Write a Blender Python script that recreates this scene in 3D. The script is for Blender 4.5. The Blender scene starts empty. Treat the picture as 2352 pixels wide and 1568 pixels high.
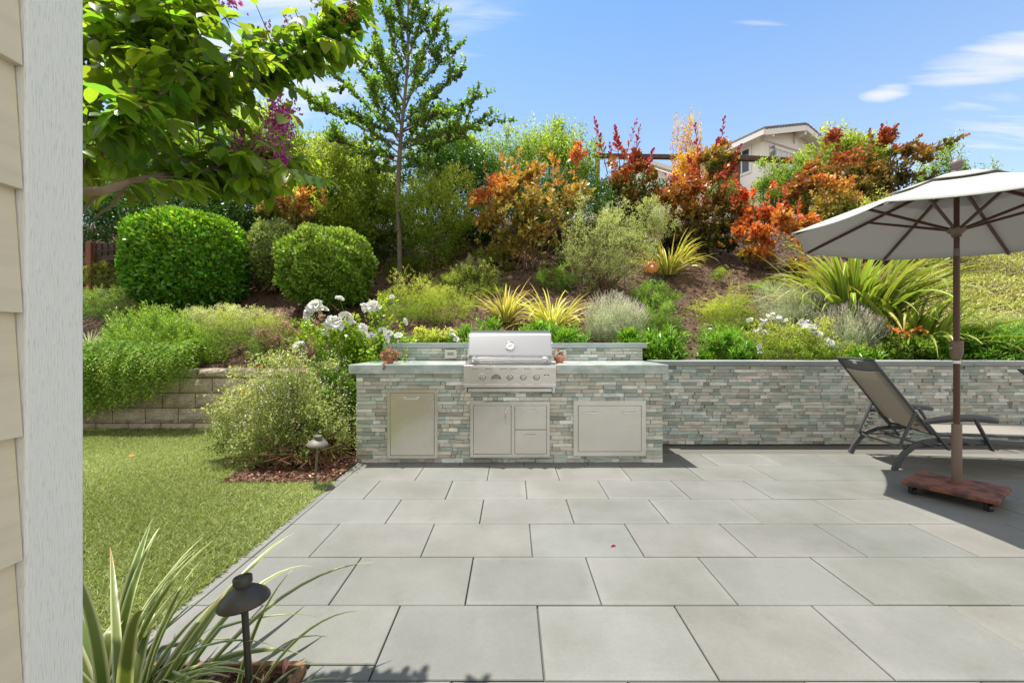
import bpy, math, random
import numpy as np
from mathutils import Vector, Matrix
R = math.radians
SC = bpy.context.scene
COL = SC.collection
random.seed(7)

# ---------------------------------------------------------------- camera, light, exposure
F = 960.0                                   # focal length in units of the 2352-wide view
cam = bpy.data.cameras.new("camera"); cam.lens = 36 * F / 2352; cam.sensor_width = 36
cam.shift_y = -3 / 2352; cam.clip_start = 0.05; cam.clip_end = 600
camo = bpy.data.objects.new("camera", cam); COL.objects.link(camo)
camo.location = (0, 0, 1.19); camo.rotation_euler = (R(90), 0, 0)
SC.camera = camo

SUN = Vector((-0.235, 0.155, 1.0)).normalized()
wd = bpy.data.worlds.new("World"); SC.world = wd; wd.use_nodes = True
nt = wd.node_tree; nt.nodes.clear()
def N(nt, t, **k):
    n = nt.nodes.new(t)
    for a, b in k.items(): setattr(n, a, b)
    return n
out = N(nt, 'ShaderNodeOutputWorld'); bg = N(nt, 'ShaderNodeBackground')
sky = N(nt, 'ShaderNodeTexSky', sky_type='NISHITA', sun_disc=False)
sky.sun_elevation = math.asin(SUN.z); sky.sun_rotation = math.atan2(SUN.x, SUN.y)
sky.air_density = 1.0; sky.dust_density = 0.6; sky.ozone_density = 2.0
bg.inputs[1].default_value = 0.115
tc = N(nt, 'ShaderNodeTexCoord'); sep = N(nt, 'ShaderNodeSeparateXYZ')
nt.links.new(tc.outputs['Generated'], sep.inputs[0])
# flat cloud deck coordinates: direction / (z + .12)
ad = N(nt, 'ShaderNodeMath', operation='ADD'); ad.inputs[1].default_value = 0.12
nt.links.new(sep.outputs[2], ad.inputs[0])
dv = N(nt, 'ShaderNodeVectorMath', operation='DIVIDE')
cb = N(nt, 'ShaderNodeCombineXYZ')
for i in range(3): nt.links.new(ad.outputs[0], cb.inputs[i])
nt.links.new(tc.outputs['Generated'], dv.inputs[0]); nt.links.new(cb.outputs[0], dv.inputs[1])
mp = N(nt, 'ShaderNodeMapping'); mp.inputs['Rotation'].default_value = (0, 0, R(-24)); mp.inputs['Scale'].default_value = (0.42, 2.9, 1); mp.inputs['Location'].default_value = (1.35, 0.4, 0)
nt.links.new(dv.outputs[0], mp.inputs[0])
n1 = N(nt, 'ShaderNodeTexNoise'); n1.inputs['Scale'].default_value = 1.3; n1.inputs['Detail'].default_value = 8; n1.inputs['Roughness'].default_value = 0.6; n1.inputs['Distortion'].default_value = 0.4
nt.links.new(mp.outputs[0], n1.inputs['Vector'])
def wm(op, a, b):
    n = N(nt, 'ShaderNodeMath', operation=op)
    for k, v in enumerate((a, b)):
        if isinstance(v, (int, float)): n.inputs[k].default_value = v
        elif v is not None: nt.links.new(v, n.inputs[k])
    return n.outputs[0]
ysafe = wm('MAXIMUM', sep.outputs[1], .05); gu = wm('DIVIDE', sep.outputs[0], ysafe); gv = wm('DIVIDE', sep.outputs[2], ysafe)
def wisp(u0, v0, a, b, rot, amt):          # soft bank of cirrus centred on one direction of the northern sky
    du = wm('SUBTRACT', gu, u0); dw = wm('SUBTRACT', gv, v0); c_, s_ = math.cos(rot), math.sin(rot)
    p = wm('DIVIDE', wm('ADD', wm('MULTIPLY', du, c_), wm('MULTIPLY', dw, s_)), a); r_ = wm('DIVIDE', wm('SUBTRACT', wm('MULTIPLY', dw, c_), wm('MULTIPLY', du, s_)), b)
    e = wm('ADD', wm('MULTIPLY', p, p), wm('MULTIPLY', r_, r_)); return wm('MULTIPLY', wm('MAXIMUM', wm('SUBTRACT', 1.0, e), 0.0), amt)
GW_ = lambda px, py: ((px - 1176) / F, (781 - py) / F)
msk = None
for (px, py, a, b, rot, amt) in ((2300, 135, 330, 80, .16, 1.05), (2040, 212, 90, 32, .15, .85), (2180, 188, 130, 26, .08, .7), (2300, 225, 240, 55, .15, .7), (1620, 145, 85, 30, -.1, .5), (1740, 62, 130, 46, .15, .42), (2300, 330, 420, 120, .1, .75), (620, 120, 400, 330, .5, .95), (1000, 60, 300, 160, .4, .6), (1400, 330, 500, 60, .05, .5)):
    w_ = wisp(*GW_(px, py), a / F, b / F, rot, amt); msk = w_ if msk is None else wm('MAXIMUM', msk, w_)
class _o: pass
n2 = N(nt, 'ShaderNodeTexNoise'); n2.inputs['Scale'].default_value = 4.5; n2.inputs['Detail'].default_value = 6; n2.inputs['Distortion'].default_value = 1.2; nt.links.new(mp.outputs[0], n2.inputs['Vector'])
nz_ = wm('ADD', wm('MULTIPLY', n1.outputs[0], .6), wm('MULTIPLY', n2.outputs[0], .4))
er = wm('SUBTRACT', wm('MULTIPLY', msk, 1.15), wm('MULTIPLY', wm('SUBTRACT', .60, nz_), 3.2))
cm_ = N(nt, 'ShaderNodeMapRange', interpolation_type='SMOOTHSTEP'); cm_.inputs[1].default_value = .0; cm_.inputs[2].default_value = 1.0; cm_.inputs[3].default_value = 0; cm_.inputs[4].default_value = .66; nt.links.new(er, cm_.inputs[0])
gate = wm('MINIMUM', wm('MULTIPLY', msk, 2.5), 1.0)
cr = _o(); cr.outputs = [wm('MULTIPLY', cm_.outputs[0], gate)]
# haze whitening towards the horizon
hz = N(nt, 'ShaderNodeMapRange'); hz.inputs[1].default_value = 0.0; hz.inputs[2].default_value = 0.62; hz.inputs[3].default_value = 0.38; hz.inputs[4].default_value = 0.0
nt.links.new(sep.outputs[2], hz.inputs[0])
mxa = N(nt, 'ShaderNodeMath', operation='MAXIMUM'); nt.links.new(cr.outputs[0], mxa.inputs[0]); nt.links.new(hz.outputs[0], mxa.inputs[1])
SKYTINT = N(nt, 'ShaderNodeMix', data_type='RGBA', blend_type='MULTIPLY'); SKYTINT.inputs[0].default_value = 1
nt.links.new(sky.outputs[0], SKYTINT.inputs[6]); SKYTINT.inputs[7].default_value = (0.95, 1.18, 1.28, 1)
# unseen white bank added overhead, behind and beside the viewer to fill shade
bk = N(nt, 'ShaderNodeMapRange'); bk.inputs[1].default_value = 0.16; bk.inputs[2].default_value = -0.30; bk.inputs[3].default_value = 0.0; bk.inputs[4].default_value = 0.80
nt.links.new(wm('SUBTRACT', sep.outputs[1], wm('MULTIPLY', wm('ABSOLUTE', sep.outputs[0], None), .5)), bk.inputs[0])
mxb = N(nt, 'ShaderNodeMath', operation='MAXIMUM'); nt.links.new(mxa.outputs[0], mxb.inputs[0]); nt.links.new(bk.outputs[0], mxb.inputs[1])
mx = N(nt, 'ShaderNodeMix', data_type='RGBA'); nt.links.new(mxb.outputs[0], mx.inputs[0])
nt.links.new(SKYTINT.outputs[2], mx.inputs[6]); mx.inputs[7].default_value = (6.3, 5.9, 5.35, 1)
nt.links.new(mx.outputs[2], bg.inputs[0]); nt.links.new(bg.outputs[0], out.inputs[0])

sl = bpy.data.lights.new("sun", 'SUN'); sl.energy = 4.9; sl.angle = R(0.53); sl.color = (1.0, 0.95, 0.87)
so = bpy.data.objects.new("sun", sl); COL.objects.link(so); so.location = (-6, 4, 20)
so.rotation_euler = SUN.to_track_quat('Z', 'Y').to_euler()
SC.view_settings.view_transform = 'Standard'; SC.view_settings.look = 'None'; SC.view_settings.gamma = 1
SC.view_settings.exposure = 0.76

# ---------------------------------------------------------------- helpers
def W(px, py, Y):
    """point seen at (px,py) of the 2352x1568 view at depth Y"""
    return ((px - 1176) / F * Y, Y, 1.19 - (py - 781) / F * Y)
ORG = {}
def reg(o, name, loc): ORG[o.name] = Vector(loc)
def tag(o, label=None, cat=None, group=None, kind=None):
    if label: o['label'] = label
    if cat: o['category'] = cat
    if group: o['group'] = group
    if kind: o['kind'] = kind
    return o
def thing(name, label, cat, loc, group=None):
    o = bpy.data.objects.new(name, None); COL.objects.link(o); o.location = loc; o.empty_display_size = .1
    reg(o, name, loc); return tag(o, label, cat, group)
def link(name, me, parent=None, loc=None):
    o = bpy.data.objects.new(name, me); COL.objects.link(o)
    if parent is not None: o.parent = parent
    if loc is not None: o.location = loc
    return o

def npmesh(name, V, Fc, mats, parent=None, attrs=None, smooth=False, matidx=None, origin=None, sharp=None):
    """V (n,3) world, Fc: (m,k) int array or list of tuples"""
    V = np.asarray(V, dtype=np.float64)
    og = np.array(ORG[parent.name]) if parent is not None and parent.name in ORG else (np.array(origin) if origin is not None else np.zeros(3))
    me = bpy.data.meshes.new(name)
    if isinstance(Fc, np.ndarray):
        m, k = Fc.shape
        me.vertices.add(len(V)); me.vertices.foreach_set('co', (V - og).astype(np.float32).ravel())
        me.loops.add(m * k); me.loops.foreach_set('vertex_index', Fc.astype(np.int32).ravel())
        me.polygons.add(m); me.polygons.foreach_set('loop_start', np.arange(0, m * k, k, dtype=np.int32))
        try: me.polygons.foreach_set('loop_total', np.full(m, k, dtype=np.int32))
        except Exception: pass
    else:
        me.from_pydata([tuple(v) for v in (V - og)], [], [tuple(f) for f in Fc])
    if matidx is not None: me.polygons.foreach_set('material_index', np.asarray(matidx, dtype=np.int32))
    me.update(calc_edges=True)
    if smooth:
        me.polygons.foreach_set('use_smooth', np.ones(len(me.polygons), dtype=bool))
        if sharp: me.set_sharp_from_angle(angle=R(sharp))
    for a, (typ, dat) in (attrs or {}).items():
        at = me.attributes.new(a, typ, 'POINT')
        at.data.foreach_set('value' if typ == 'FLOAT' else 'color', np.asarray(dat, dtype=np.float32).ravel())
    for mt in (mats if isinstance(mats, (list, tuple)) else [mats]): me.materials.append(mt)
    o = link(name, me, parent)
    if parent is None and origin is not None: o.location = origin; 
    ORG[o.name] = Vector(og)
    return o

class MB:
    def __init__(s): s.v = []; s.f = []; s.c = []; s.col = (1, 1, 1, 1)
    def add(s, vs, fs):
        b = len(s.v); s.v += [tuple(v) for v in vs]; s.c += [s.col] * len(vs)
        s.f += [tuple(b + i for i in f) for f in fs]; return s
    def box(s, c, d, rz=0, M=None):
        hx, hy, hz_ = d[0] / 2, d[1] / 2, d[2] / 2
        vs = [Vector((x, y, z)) for x in (-hx, hx) for y in (-hy, hy) for z in (-hz_, hz_)]
        if rz: M = Matrix.Rotation(rz, 3, 'Z')
        if M is not None: vs = [M @ v for v in vs]
        return s.add([v + Vector(c) for v in vs], [(0, 1, 3, 2), (4, 6, 7, 5), (0, 4, 5, 1), (2, 3, 7, 6), (0, 2, 6, 4), (1, 5, 7, 3)])
    def bb(s, x0, x1, y0, y1, z0, z1):
        return s.box(((x0 + x1) / 2, (y0 + y1) / 2, (z0 + z1) / 2), (x1 - x0, y1 - y0, z1 - z0))
    def bar(s, a, b, w, h, up=(0, 0, 1)):
        a = Vector(a); b = Vector(b); t = (b - a).normalized(); u = Vector(up)
        sd = t.cross(u)
        if sd.length < 1e-4: sd = t.cross(Vector((1, 0, 0)))
        sd.normalize(); n = sd.cross(t)
        vs = [p + sd * i * w / 2 + n * j * h / 2 for p in (a, b) for i, j in ((-1, -1), (1, -1), (1, 1), (-1, 1))]
        return s.add(vs, [(0, 1, 2, 3), (7, 6, 5, 4), (0, 4, 5, 1), (1, 5, 6, 2), (2, 6, 7, 3), (3, 7, 4, 0)])
    def tube(s, pts, r, n=8, ref=None, sx=1, sy=1, rot=0):
        P = [Vector(p) for p in pts]; m = len(P)
        rr = r if isinstance(r, (list, tuple)) else [r] * m
        T = [(P[min(i + 1, m - 1)] - P[max(i - 1, 0)]).normalized() for i in range(m)]
        u = Vector(ref) if ref else (Vector((0, 0, 1)) if abs(T[0].z) < .9 else Vector((1, 0, 0)))
        vs = []; 
        for i in range(m):
            a = T[i].cross(u); 
            if a.length < 1e-5: a = T[i].cross(Vector((0.3, 1, 0.2)))
            a.normalize(); b = a.cross(T[i]); 
            if not ref: u = b
            for k in range(n):
                t = 2 * math.pi * k / n + rot
                vs.append(P[i] + (a * math.cos(t) * sx + b * math.sin(t) * sy) * rr[i])
        fs = [(i * n + k, i * n + (k + 1) % n, (i + 1) * n + (k + 1) % n, (i + 1) * n + k) for i in range(m - 1) for k in range(n)]
        fs += [tuple(range(n))[::-1], tuple((m - 1) * n + k for k in range(n))]
        return s.add(vs, fs)
    def lathe(s, c, prof, n=20, M=None):
        vs = []
        for (r, z) in prof:
            for k in range(n):
                t = 2 * math.pi * k / n; v = Vector((r * math.cos(t), r * math.sin(t), z))
                if M is not None: v = M @ v
                vs.append(v + Vector(c))
        m = len(prof)
        fs = [(i * n + k, i * n + (k + 1) % n, (i + 1) * n + (k + 1) % n, (i + 1) * n + k) for i in range(m - 1) for k in range(n)]
        fs += [tuple(range(n))[::-1], tuple((m - 1) * n + k for k in range(n))]
        return s.add(vs, fs)
    def prism(s, prof, x0, x1):
        """profile of (y,z) swept from x0 to x1"""
        n = len(prof); vs = [(x0, y, z) for y, z in prof] + [(x1, y, z) for y, z in prof]
        return s.add(vs, [(i, (i + 1) % n, n + (i + 1) % n, n + i) for i in range(n)] + [tuple(range(n))[::-1], tuple(range(n, 2 * n))])
    def build(s, name, mat, parent=None, bevel=0, smooth=False, seg=2, origin=None, col=False):
        at = {'Col': ('FLOAT_COLOR', s.c)} if col else None
        o = npmesh(name, s.v, s.f, mat, parent, at, smooth, origin=origin, sharp=38 if smooth else None)
        if True:
            import bmesh
            b = bmesh.new(); b.from_mesh(o.data); bmesh.ops.recalc_face_normals(b, faces=b.faces); b.to_mesh(o.data); b.free()
        if bevel:
            md = o.modifiers.new('bevel', 'BEVEL'); md.width = bevel; md.segments = seg; md.limit_method = 'ANGLE'; md.angle_limit = R(40)
        return o

def mat(name, base=(.5, .5, .5), rough=.6, metal=0, spec=.5, noise=None, bump=None, attr=None, aniso=0, coat=0):
    """noise: (scale, colour2, lo, hi) ; bump: (scale, strength, distance)"""
    m = bpy.data.materials.new(name); m.use_nodes = True; t = m.node_tree
    b = t.nodes['Principled BSDF']; b.inputs['Roughness'].default_value = rough; b.inputs['Metallic'].default_value = metal
    b.inputs['Specular IOR Level'].default_value = spec; b.inputs['Base Color'].default_value = (*base, 1)
    b.inputs['Anisotropic'].default_value = aniso; b.inputs['Coat Weight'].default_value = coat
    src = None
    if attr:
        a = N(t, 'ShaderNodeAttribute', attribute_name=attr); src = a.outputs['Color']
    if noise:
        co = N(t, 'ShaderNodeTexCoord')
        sc = noise[0]
        mpn = N(t, 'ShaderNodeMapping'); mpn.inputs['Scale'].default_value = sc if isinstance(sc, tuple) else (sc, sc, sc)
        nz = N(t, 'ShaderNodeTexNoise'); nz.inputs['Scale'].default_value = 1; nz.inputs['Detail'].default_value = 6; nz.inputs['Roughness'].default_value = .6
        t.links.new(co.outputs['Object'], mpn.inputs[0]); t.links.new(mpn.outputs[0], nz.inputs['Vector'])
        mr = N(t, 'ShaderNodeMapRange'); mr.inputs[1].default_value = noise[2]; mr.inputs[2].default_value = noise[3]; t.links.new(nz.outputs[0], mr.inputs[0])
        mxx = N(t, 'ShaderNodeMix', data_type='RGBA'); t.links.new(mr.outputs[0], mxx.inputs[0])
        if src: 
            mxx.blend_type = 'MULTIPLY'; t.links.new(src, mxx.inputs[6])
        else: mxx.inputs[6].default_value = (*base, 1)
        mxx.inputs[7].default_value = (*noise[1], 1); src = mxx.outputs[2]
    if src: t.links.new(src, b.inputs['Base Color'])
    if bump:
        co = N(t, 'ShaderNodeTexCoord'); nz = N(t, 'ShaderNodeTexNoise'); nz.inputs['Detail'].default_value = 5
        mpn = N(t, 'ShaderNodeMapping'); sc = bump[0]; mpn.inputs['Scale'].default_value = sc if isinstance(sc, tuple) else (sc, sc, sc)
        t.links.new(co.outputs['Object'], mpn.inputs[0]); t.links.new(mpn.outputs[0], nz.inputs['Vector']); nz.inputs['Scale'].default_value = 1
        bp = N(t, 'ShaderNodeBump'); bp.inputs['Strength'].default_value = bump[1]; bp.inputs['Distance'].default_value = bump[2]
        t.links.new(nz.outputs[0], bp.inputs['Height']); t.links.new(bp.outputs[0], b.inputs['Normal'])
    return m

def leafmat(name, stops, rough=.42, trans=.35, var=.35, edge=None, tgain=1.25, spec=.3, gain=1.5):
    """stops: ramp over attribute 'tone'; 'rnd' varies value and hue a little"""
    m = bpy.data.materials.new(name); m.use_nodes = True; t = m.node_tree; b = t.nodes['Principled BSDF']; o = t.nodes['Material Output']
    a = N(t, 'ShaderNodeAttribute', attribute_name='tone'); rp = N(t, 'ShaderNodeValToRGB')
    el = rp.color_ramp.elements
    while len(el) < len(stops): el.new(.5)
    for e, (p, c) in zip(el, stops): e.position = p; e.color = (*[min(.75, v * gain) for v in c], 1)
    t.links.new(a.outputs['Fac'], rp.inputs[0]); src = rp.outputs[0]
    if edge:   # pale margin on strap leaves: attribute 'u' across the blade
        au = N(t, 'ShaderNodeAttribute', attribute_name='u'); ab = N(t, 'ShaderNodeMath', operation='ABSOLUTE'); t.links.new(au.outputs['Fac'], ab.inputs[0])
        mr = N(t, 'ShaderNodeMapRange'); mr.inputs[1].default_value = edge[1]; mr.inputs[2].default_value = edge[2]; t.links.new(ab.outputs[0], mr.inputs[0])
        mm = N(t, 'ShaderNodeMix', data_type='RGBA'); t.links.new(mr.outputs[0], mm.inputs[0]); t.links.new(src, mm.inputs[6]); mm.inputs[7].default_value = (*[v * 1.25 for v in edge[0]], 1); src = mm.outputs[2]
    ar = N(t, 'ShaderNodeAttribute', attribute_name='rnd')
    mr = N(t, 'ShaderNodeMapRange'); mr.inputs[3].default_value = 1 - var; mr.inputs[4].default_value = 1 + var; t.links.new(ar.outputs['Fac'], mr.inputs[0])
    hs = N(t, 'ShaderNodeHueSaturation'); t.links.new(src, hs.inputs['Color']); t.links.new(mr.outputs[0], hs.inputs['Value'])
    mh = N(t, 'ShaderNodeMapRange'); mh.inputs[3].default_value = .485; mh.inputs[4].default_value = .515; t.links.new(ar.outputs['Fac'], mh.inputs[0]); t.links.new(mh.outputs[0], hs.inputs['Hue'])
    t.links.new(hs.outputs[0], b.inputs['Base Color']); b.inputs['Roughness'].default_value = rough; b.inputs['Specular IOR Level'].default_value = spec
    if trans:
        tr = N(t, 'ShaderNodeBsdfTranslucent'); g = N(t, 'ShaderNodeMix', data_type='RGBA', blend_type='MULTIPLY'); g.inputs[0].default_value = 1
        t.links.new(hs.outputs[0], g.inputs[6]); g.inputs[7].default_value = (tgain * 1.15, tgain * 1.15, tgain * .5, 1); t.links.new(g.outputs[2], tr.inputs[0])
        ms = N(t, 'ShaderNodeMixShader'); ms.inputs[0].default_value = trans
        t.links.new(b.outputs[0], ms.inputs[1]); t.links.new(tr.outputs[0], ms.inputs[2]); t.links.new(ms.outputs[0], o.inputs[0])
    return m

# ---------------------------------------------------------------- materials
M_stone = mat('ledger stone', attr='Col', rough=.75, noise=((9, 30, 30), (.70, .74, .72), .35, .75), bump=((25, 60, 60), .7, .008))
M_stoneback = mat('mortar', (.10, .10, .09), .9)
M_paver = mat('bluestone paver', attr='Col', rough=.62, noise=(1.7, (.76, .77, .72), .38, .66), bump=(60, .15, .002))
t_ = M_paver.node_tree; b_ = t_.nodes['Principled BSDF']; lk_ = b_.inputs['Base Color'].links[0].from_socket
co_ = N(t_, 'ShaderNodeTexCoord')
def pn(sc, det, lo, hi, c0, c1, src):
    nz = N(t_, 'ShaderNodeTexNoise'); nz.inputs['Scale'].default_value = sc; nz.inputs['Detail'].default_value = det; nz.inputs['Roughness'].default_value = .7; t_.links.new(co_.outputs['Object'], nz.inputs['Vector'])
    rp = N(t_, 'ShaderNodeMapRange'); rp.inputs[1].default_value = lo; rp.inputs[2].default_value = hi; t_.links.new(nz.outputs[0], rp.inputs[0])
    a = N(t_, 'ShaderNodeMix', data_type='RGBA'); t_.links.new(rp.outputs[0], a.inputs[0]); a.inputs[6].default_value = (*c0, 1); a.inputs[7].default_value = (*c1, 1)
    m_ = N(t_, 'ShaderNodeMix', data_type='RGBA', blend_type='MULTIPLY'); m_.inputs[0].default_value = 1; t_.links.new(src, m_.inputs[6]); t_.links.new(a.outputs[2], m_.inputs[7]); return m_.outputs[2]
s_ = pn(90, 4, .3, .7, (.93, .93, .93), (1.07, 1.07, 1.07), lk_)
s_ = pn(7, 8, .58, .78, (1, 1, 1), (.80, .80, .77), s_)
s_ = pn(260, 1, .74, .80, (1, 1, 1), (.55, .53, .5), s_)
t_.links.new(s_, b_.inputs['Base Color'])
M_joint = mat('paver joint', (.11, .105, .09), .95)
M_slab = mat('green quartzite slab', (.34, .40, .38), .20, noise=((5, 5, 9), (.58, .62, .59), .42, .66), bump=(9, .05, .003))
M_cap = mat('honed bluestone cap', (.30, .34, .36), .45, noise=((3, 6, 6), (.42, .45, .44), .4, .7))
M_coping = mat('dark coping', (.22, .24, .24), .5, noise=((2, 6, 6), (.30, .31, .30), .4, .7))
M_steel = mat('brushed stainless', (.66, .645, .61), .27, 1.0, noise=((1.8, 1, 2.2), (.76, .745, .71), .38, .66), bump=((2.2, 2, 1.6), .5, .02))
M_steelp = mat('polished stainless', (.72, .72, .71), .12, 1.0)
M_hood = mat('satin stainless hood', (.50, .50, .50), .30, 1.0, bump=((4, 4, 700), .03, .0005))
M_dark = mat('black gap', (.015, .015, .014), .6)
M_block = mat('split face block', (.30, .27, .23), .95, attr='Col', noise=(9, (.66, .63, .58), .35, .7), bump=(38, 1.0, .03))
M_mulch = mat('bark mulch', (.055, .031, .018), .95, noise=(26, (.19, .105, .06), .4, .75), bump=(45, 1.0, .03))
M_turf = mat('turf backing', (.07, .085, .02), .95, noise=(3, (.10, .11, .03), .3, .7))
M_ground = mat('bare soil', (.12, .10, .07), .95)
M_postw = mat('white painted trim', (.80, .81, .75), .6, noise=((420, 420, 40), (.56, .57, .52), .54, .74), bump=((420, 420, 40), .8, .002))
M_siding = mat('beige painted siding', (.68, .60, .45), .65, noise=((3, 3, 40), (.58, .51, .38), .45, .8), bump=((8, 8, 60), .2, .002))
M_char = mat('charcoal metal', (.085, .087, .092), .36, .25)
M_sling = mat('grey sling fabric', (.36, .335, .29), .8, bump=(900, .2, .0006))
t_ = M_sling.node_tree; tr_ = N(t_, 'ShaderNodeBsdfTranslucent'); tr_.inputs[0].default_value = (.45, .41, .34, 1); ms_ = N(t_, 'ShaderNodeMixShader'); ms_.inputs[0].default_value = .4
t_.links.new(t_.nodes['Principled BSDF'].outputs[0], ms_.inputs[1]); t_.links.new(tr_.outputs[0], ms_.inputs[2]); t_.links.new(ms_.outputs[0], t_.nodes['Material Output'].inputs[0])
M_slingd = mat('dark head sling', (.14, .14, .14), .8)
M_canvas = mat('light grey canvas', (.50, .495, .48), .9, bump=(500, .2, .0006))
t_ = M_canvas.node_tree; tr_ = N(t_, 'ShaderNodeBsdfTranslucent'); tr_.inputs[0].default_value = (.44, .43, .41, 1); ms_ = N(t_, 'ShaderNodeMixShader'); ms_.inputs[0].default_value = .30
t_.links.new(t_.nodes['Principled BSDF'].outputs[0], ms_.inputs[1]); t_.links.new(tr_.outputs[0], ms_.inputs[2]); t_.links.new(ms_.outputs[0], t_.nodes['Material Output'].inputs[0])
M_bronze = mat('bronze brown metal', (.085, .038, .024), .38, .15)
M_bronzl = mat('taupe metal sleeve', (.17, .115, .085), .45, .15)
M_finial = mat('grey resin', (.16, .13, .13), .5)
M_rust = mat('rusted steel plate', (.21, .075, .042), .7, noise=(9, (.075, .028, .02), .46, .60), bump=(50, .3, .003))
M_black = mat('black rubber', (.02, .02, .02), .5)
M_white = mat('white fitting', (.75, .75, .73), .5)
M_lamp = mat('dark bronze fixture', (.045, .042, .034), .42, .2)
M_lampg = mat('weathered bronze fixture', (.15, .14, .12), .6, .3)
M_terra = mat('terracotta', (.50, .17, .08), .8, noise=(30, (.58, .26, .15), .4, .7))
M_outlet = mat('beige outlet cover', (.50, .48, .40), .5)
M_outletd = mat('outlet window', (.22, .22, .20), .3)
M_wood = mat('weathered brown timber', (.060, .033, .024), .7, noise=((2, 30, 30), (.13, .08, .055), .4, .75), bump=((3, 50, 50), .4, .004))
M_redwood = mat('redwood post', (.22, .075, .035), .7, noise=((30, 30, 3), (.14, .05, .03), .4, .7))
M_edge = mat('timber bed edging', (.26, .14, .07), .8, noise=((2, 20, 20), (.15, .08, .05), .4, .7))
M_wall = mat('cream house wall', (.90, .86, .80), .8, bump=((1, 1, 12), .2, .004))
M_trim = mat('white house trim', (.78, .75, .72), .6)
M_tile = mat('grey roof tile', (.12, .105, .10), .85, noise=(9, (.24, .20, .18), .4, .7))
M_glass = mat('dark window glass', (.03, .045, .06), .08, 0, .8)
M_bark = mat('grey brown bark', (.17, .135, .10), .9, noise=((20, 20, 4), (.09, .07, .055), .4, .7), bump=((40, 40, 10), .8, .01))
M_barkl = mat('smooth tan bark', (.24, .17, .12), .8, noise=((12, 12, 5), (.13, .09, .07), .4, .7), bump=((40, 40, 12), .4, .004))
M_twig = mat('brown twigs', (.13, .075, .045), .85)
M_twigg = mat('green stems', (.13, .14, .05), .7)
M_cone = mat('dark cones', (.028, .018, .012), .8)
M_petalw = mat('white petals', (.82, .82, .78), .6)
M_petalo = mat('orange petals', (.62, .24, .03), .6)
M_metalo = mat('orange painted metal', (.45, .12, .015), .35, .3, noise=(40, (.6, .25, .03), .4, .7))
M_metalg = mat('green painted metal', (.0, .11, .03), .3, .3)
M_owl = mat('grey decoy plastic', (.12, .12, .13), .6, noise=(25, (.25, .25, .26), .4, .6))

g = lambda *a: a
L_hedge = leafmat('hedge leaf', [(0, (.035, .11, .010)), (.5, (.085, .20, .015)), (1, (.22, .32, .025))], .36, .3, .5, spec=.4, gain=1.6)
L_hedge2 = leafmat('pale hedge leaf', [(0, (.06, .13, .014)), (.6, (.14, .22, .025)), (1, (.28, .33, .08))], .4, .3, .5, spec=.4, gain=1.6)
L_dark = leafmat('dark evergreen leaf', [(0, (.018, .05, .010)), (1, (.05, .12, .018))], .38, .2, .45)
L_mid = leafmat('fresh green leaf', [(0, (.05, .10, .015)), (.55, (.135, .20, .03)), (1, (.28, .335, .08))], .45, .45, .5, gain=1.65)
L_yel = leafmat('yellow green leaf', [(0, (.08, .125, .015)), (.6, (.18, .225, .035)), (1, (.33, .345, .085))], .5, .45, .45, gain=1.7)
L_olive = leafmat('olive green leaf', [(0, (.06, .10, .015)), (.6, (.15, .19, .03)), (1, (.31, .32, .10))], .5, .45, .45, gain=1.75)
L_bright = leafmat('glossy strap leaf', [(0, (.03, .09, .010)), (.5, (.09, .20, .016)), (1, (.20, .33, .035))], .32, .3, .35, spec=.5)
L_rosem = leafmat('rosemary needle', [(0, (.05, .11, .012)), (.5, (.14, .235, .03)), (1, (.29, .38, .09))], .5, .3, .35)
L_silver = leafmat('silver needle', [(0, (.14, .17, .12)), (.6, (.31, .35, .28)), (1, (.42, .45, .38))], .7, .3, .3, gain=1.8)
L_lav = leafmat('lavender spike', [(0, (.16, .18, .13)), (.6, (.32, .32, .29)), (1, (.36, .31, .36))], .8, .25, .3, gain=1.8)
L_grey = leafmat('sage green narrow leaf', [(0, (.11, .14, .05)), (.6, (.25, .28, .13)), (1, (.38, .40, .22))], .6, .35, .4, gain=1.75)
L_salvia = leafmat('small pale leaf', [(0, (.09, .13, .03)), (.5, (.22, .26, .09)), (1, (.42, .43, .20))], .5, .3, .5, gain=1.3)
L_smoke = leafmat('smoke bush leaf', [(0, (.06, .08, .02)), (.3, (.15, .14, .035)), (.6, (.30, .19, .05)), (.85, (.38, .15, .045)), (1, (.42, .08, .03))], .42, .3, .35)
L_smoked = leafmat('dark smoke bush leaf', [(0, (.03, .04, .012)), (.35, (.085, .075, .018)), (.65, (.20, .105, .025)), (.9, (.27, .075, .025)), (1, (.26, .03, .03))], .42, .25, .4)
L_scar = leafmat('scarlet smoke bush leaf', [(0, (.10, .10, .025)), (.3, (.30, .17, .04)), (.6, (.46, .13, .04)), (.85, (.50, .05, .03)), (1, (.45, .02, .03))], .42, .35, .35, gain=1.3)
L_peach = leafmat('peach leaf', [(0, (.20, .20, .05)), (.5, (.45, .26, .11)), (1, (.60, .22, .08))], .5, .35, .3)
L_red = leafmat('crimson shoot leaf', [(0, (.28, .03, .02)), (1, (.20, .008, .03))], .4, .3, .4)
L_gold = leafmat('golden orange leaf', [(0, (.42, .18, .05)), (.5, (.44, .26, .05)), (1, (.40, .30, .06))], .5, .4, .35)
L_flax = leafmat('yellow striped strap leaf', [(0, (.16, .15, .03)), (.4, (.30, .30, .05)), (.85, (.46, .42, .12)), (1, (.50, .30, .12))], .42, .3, .35, edge=((.52, .50, .20), .45, .9))
L_flaxg = leafmat('green flax leaf', [(0, (.04, .07, .012)), (.35, (.10, .16, .02)), (.8, (.20, .24, .045)), (1, (.34, .22, .08))], .38, .3, .35, edge=((.34, .34, .10), .7, .95))
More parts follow.
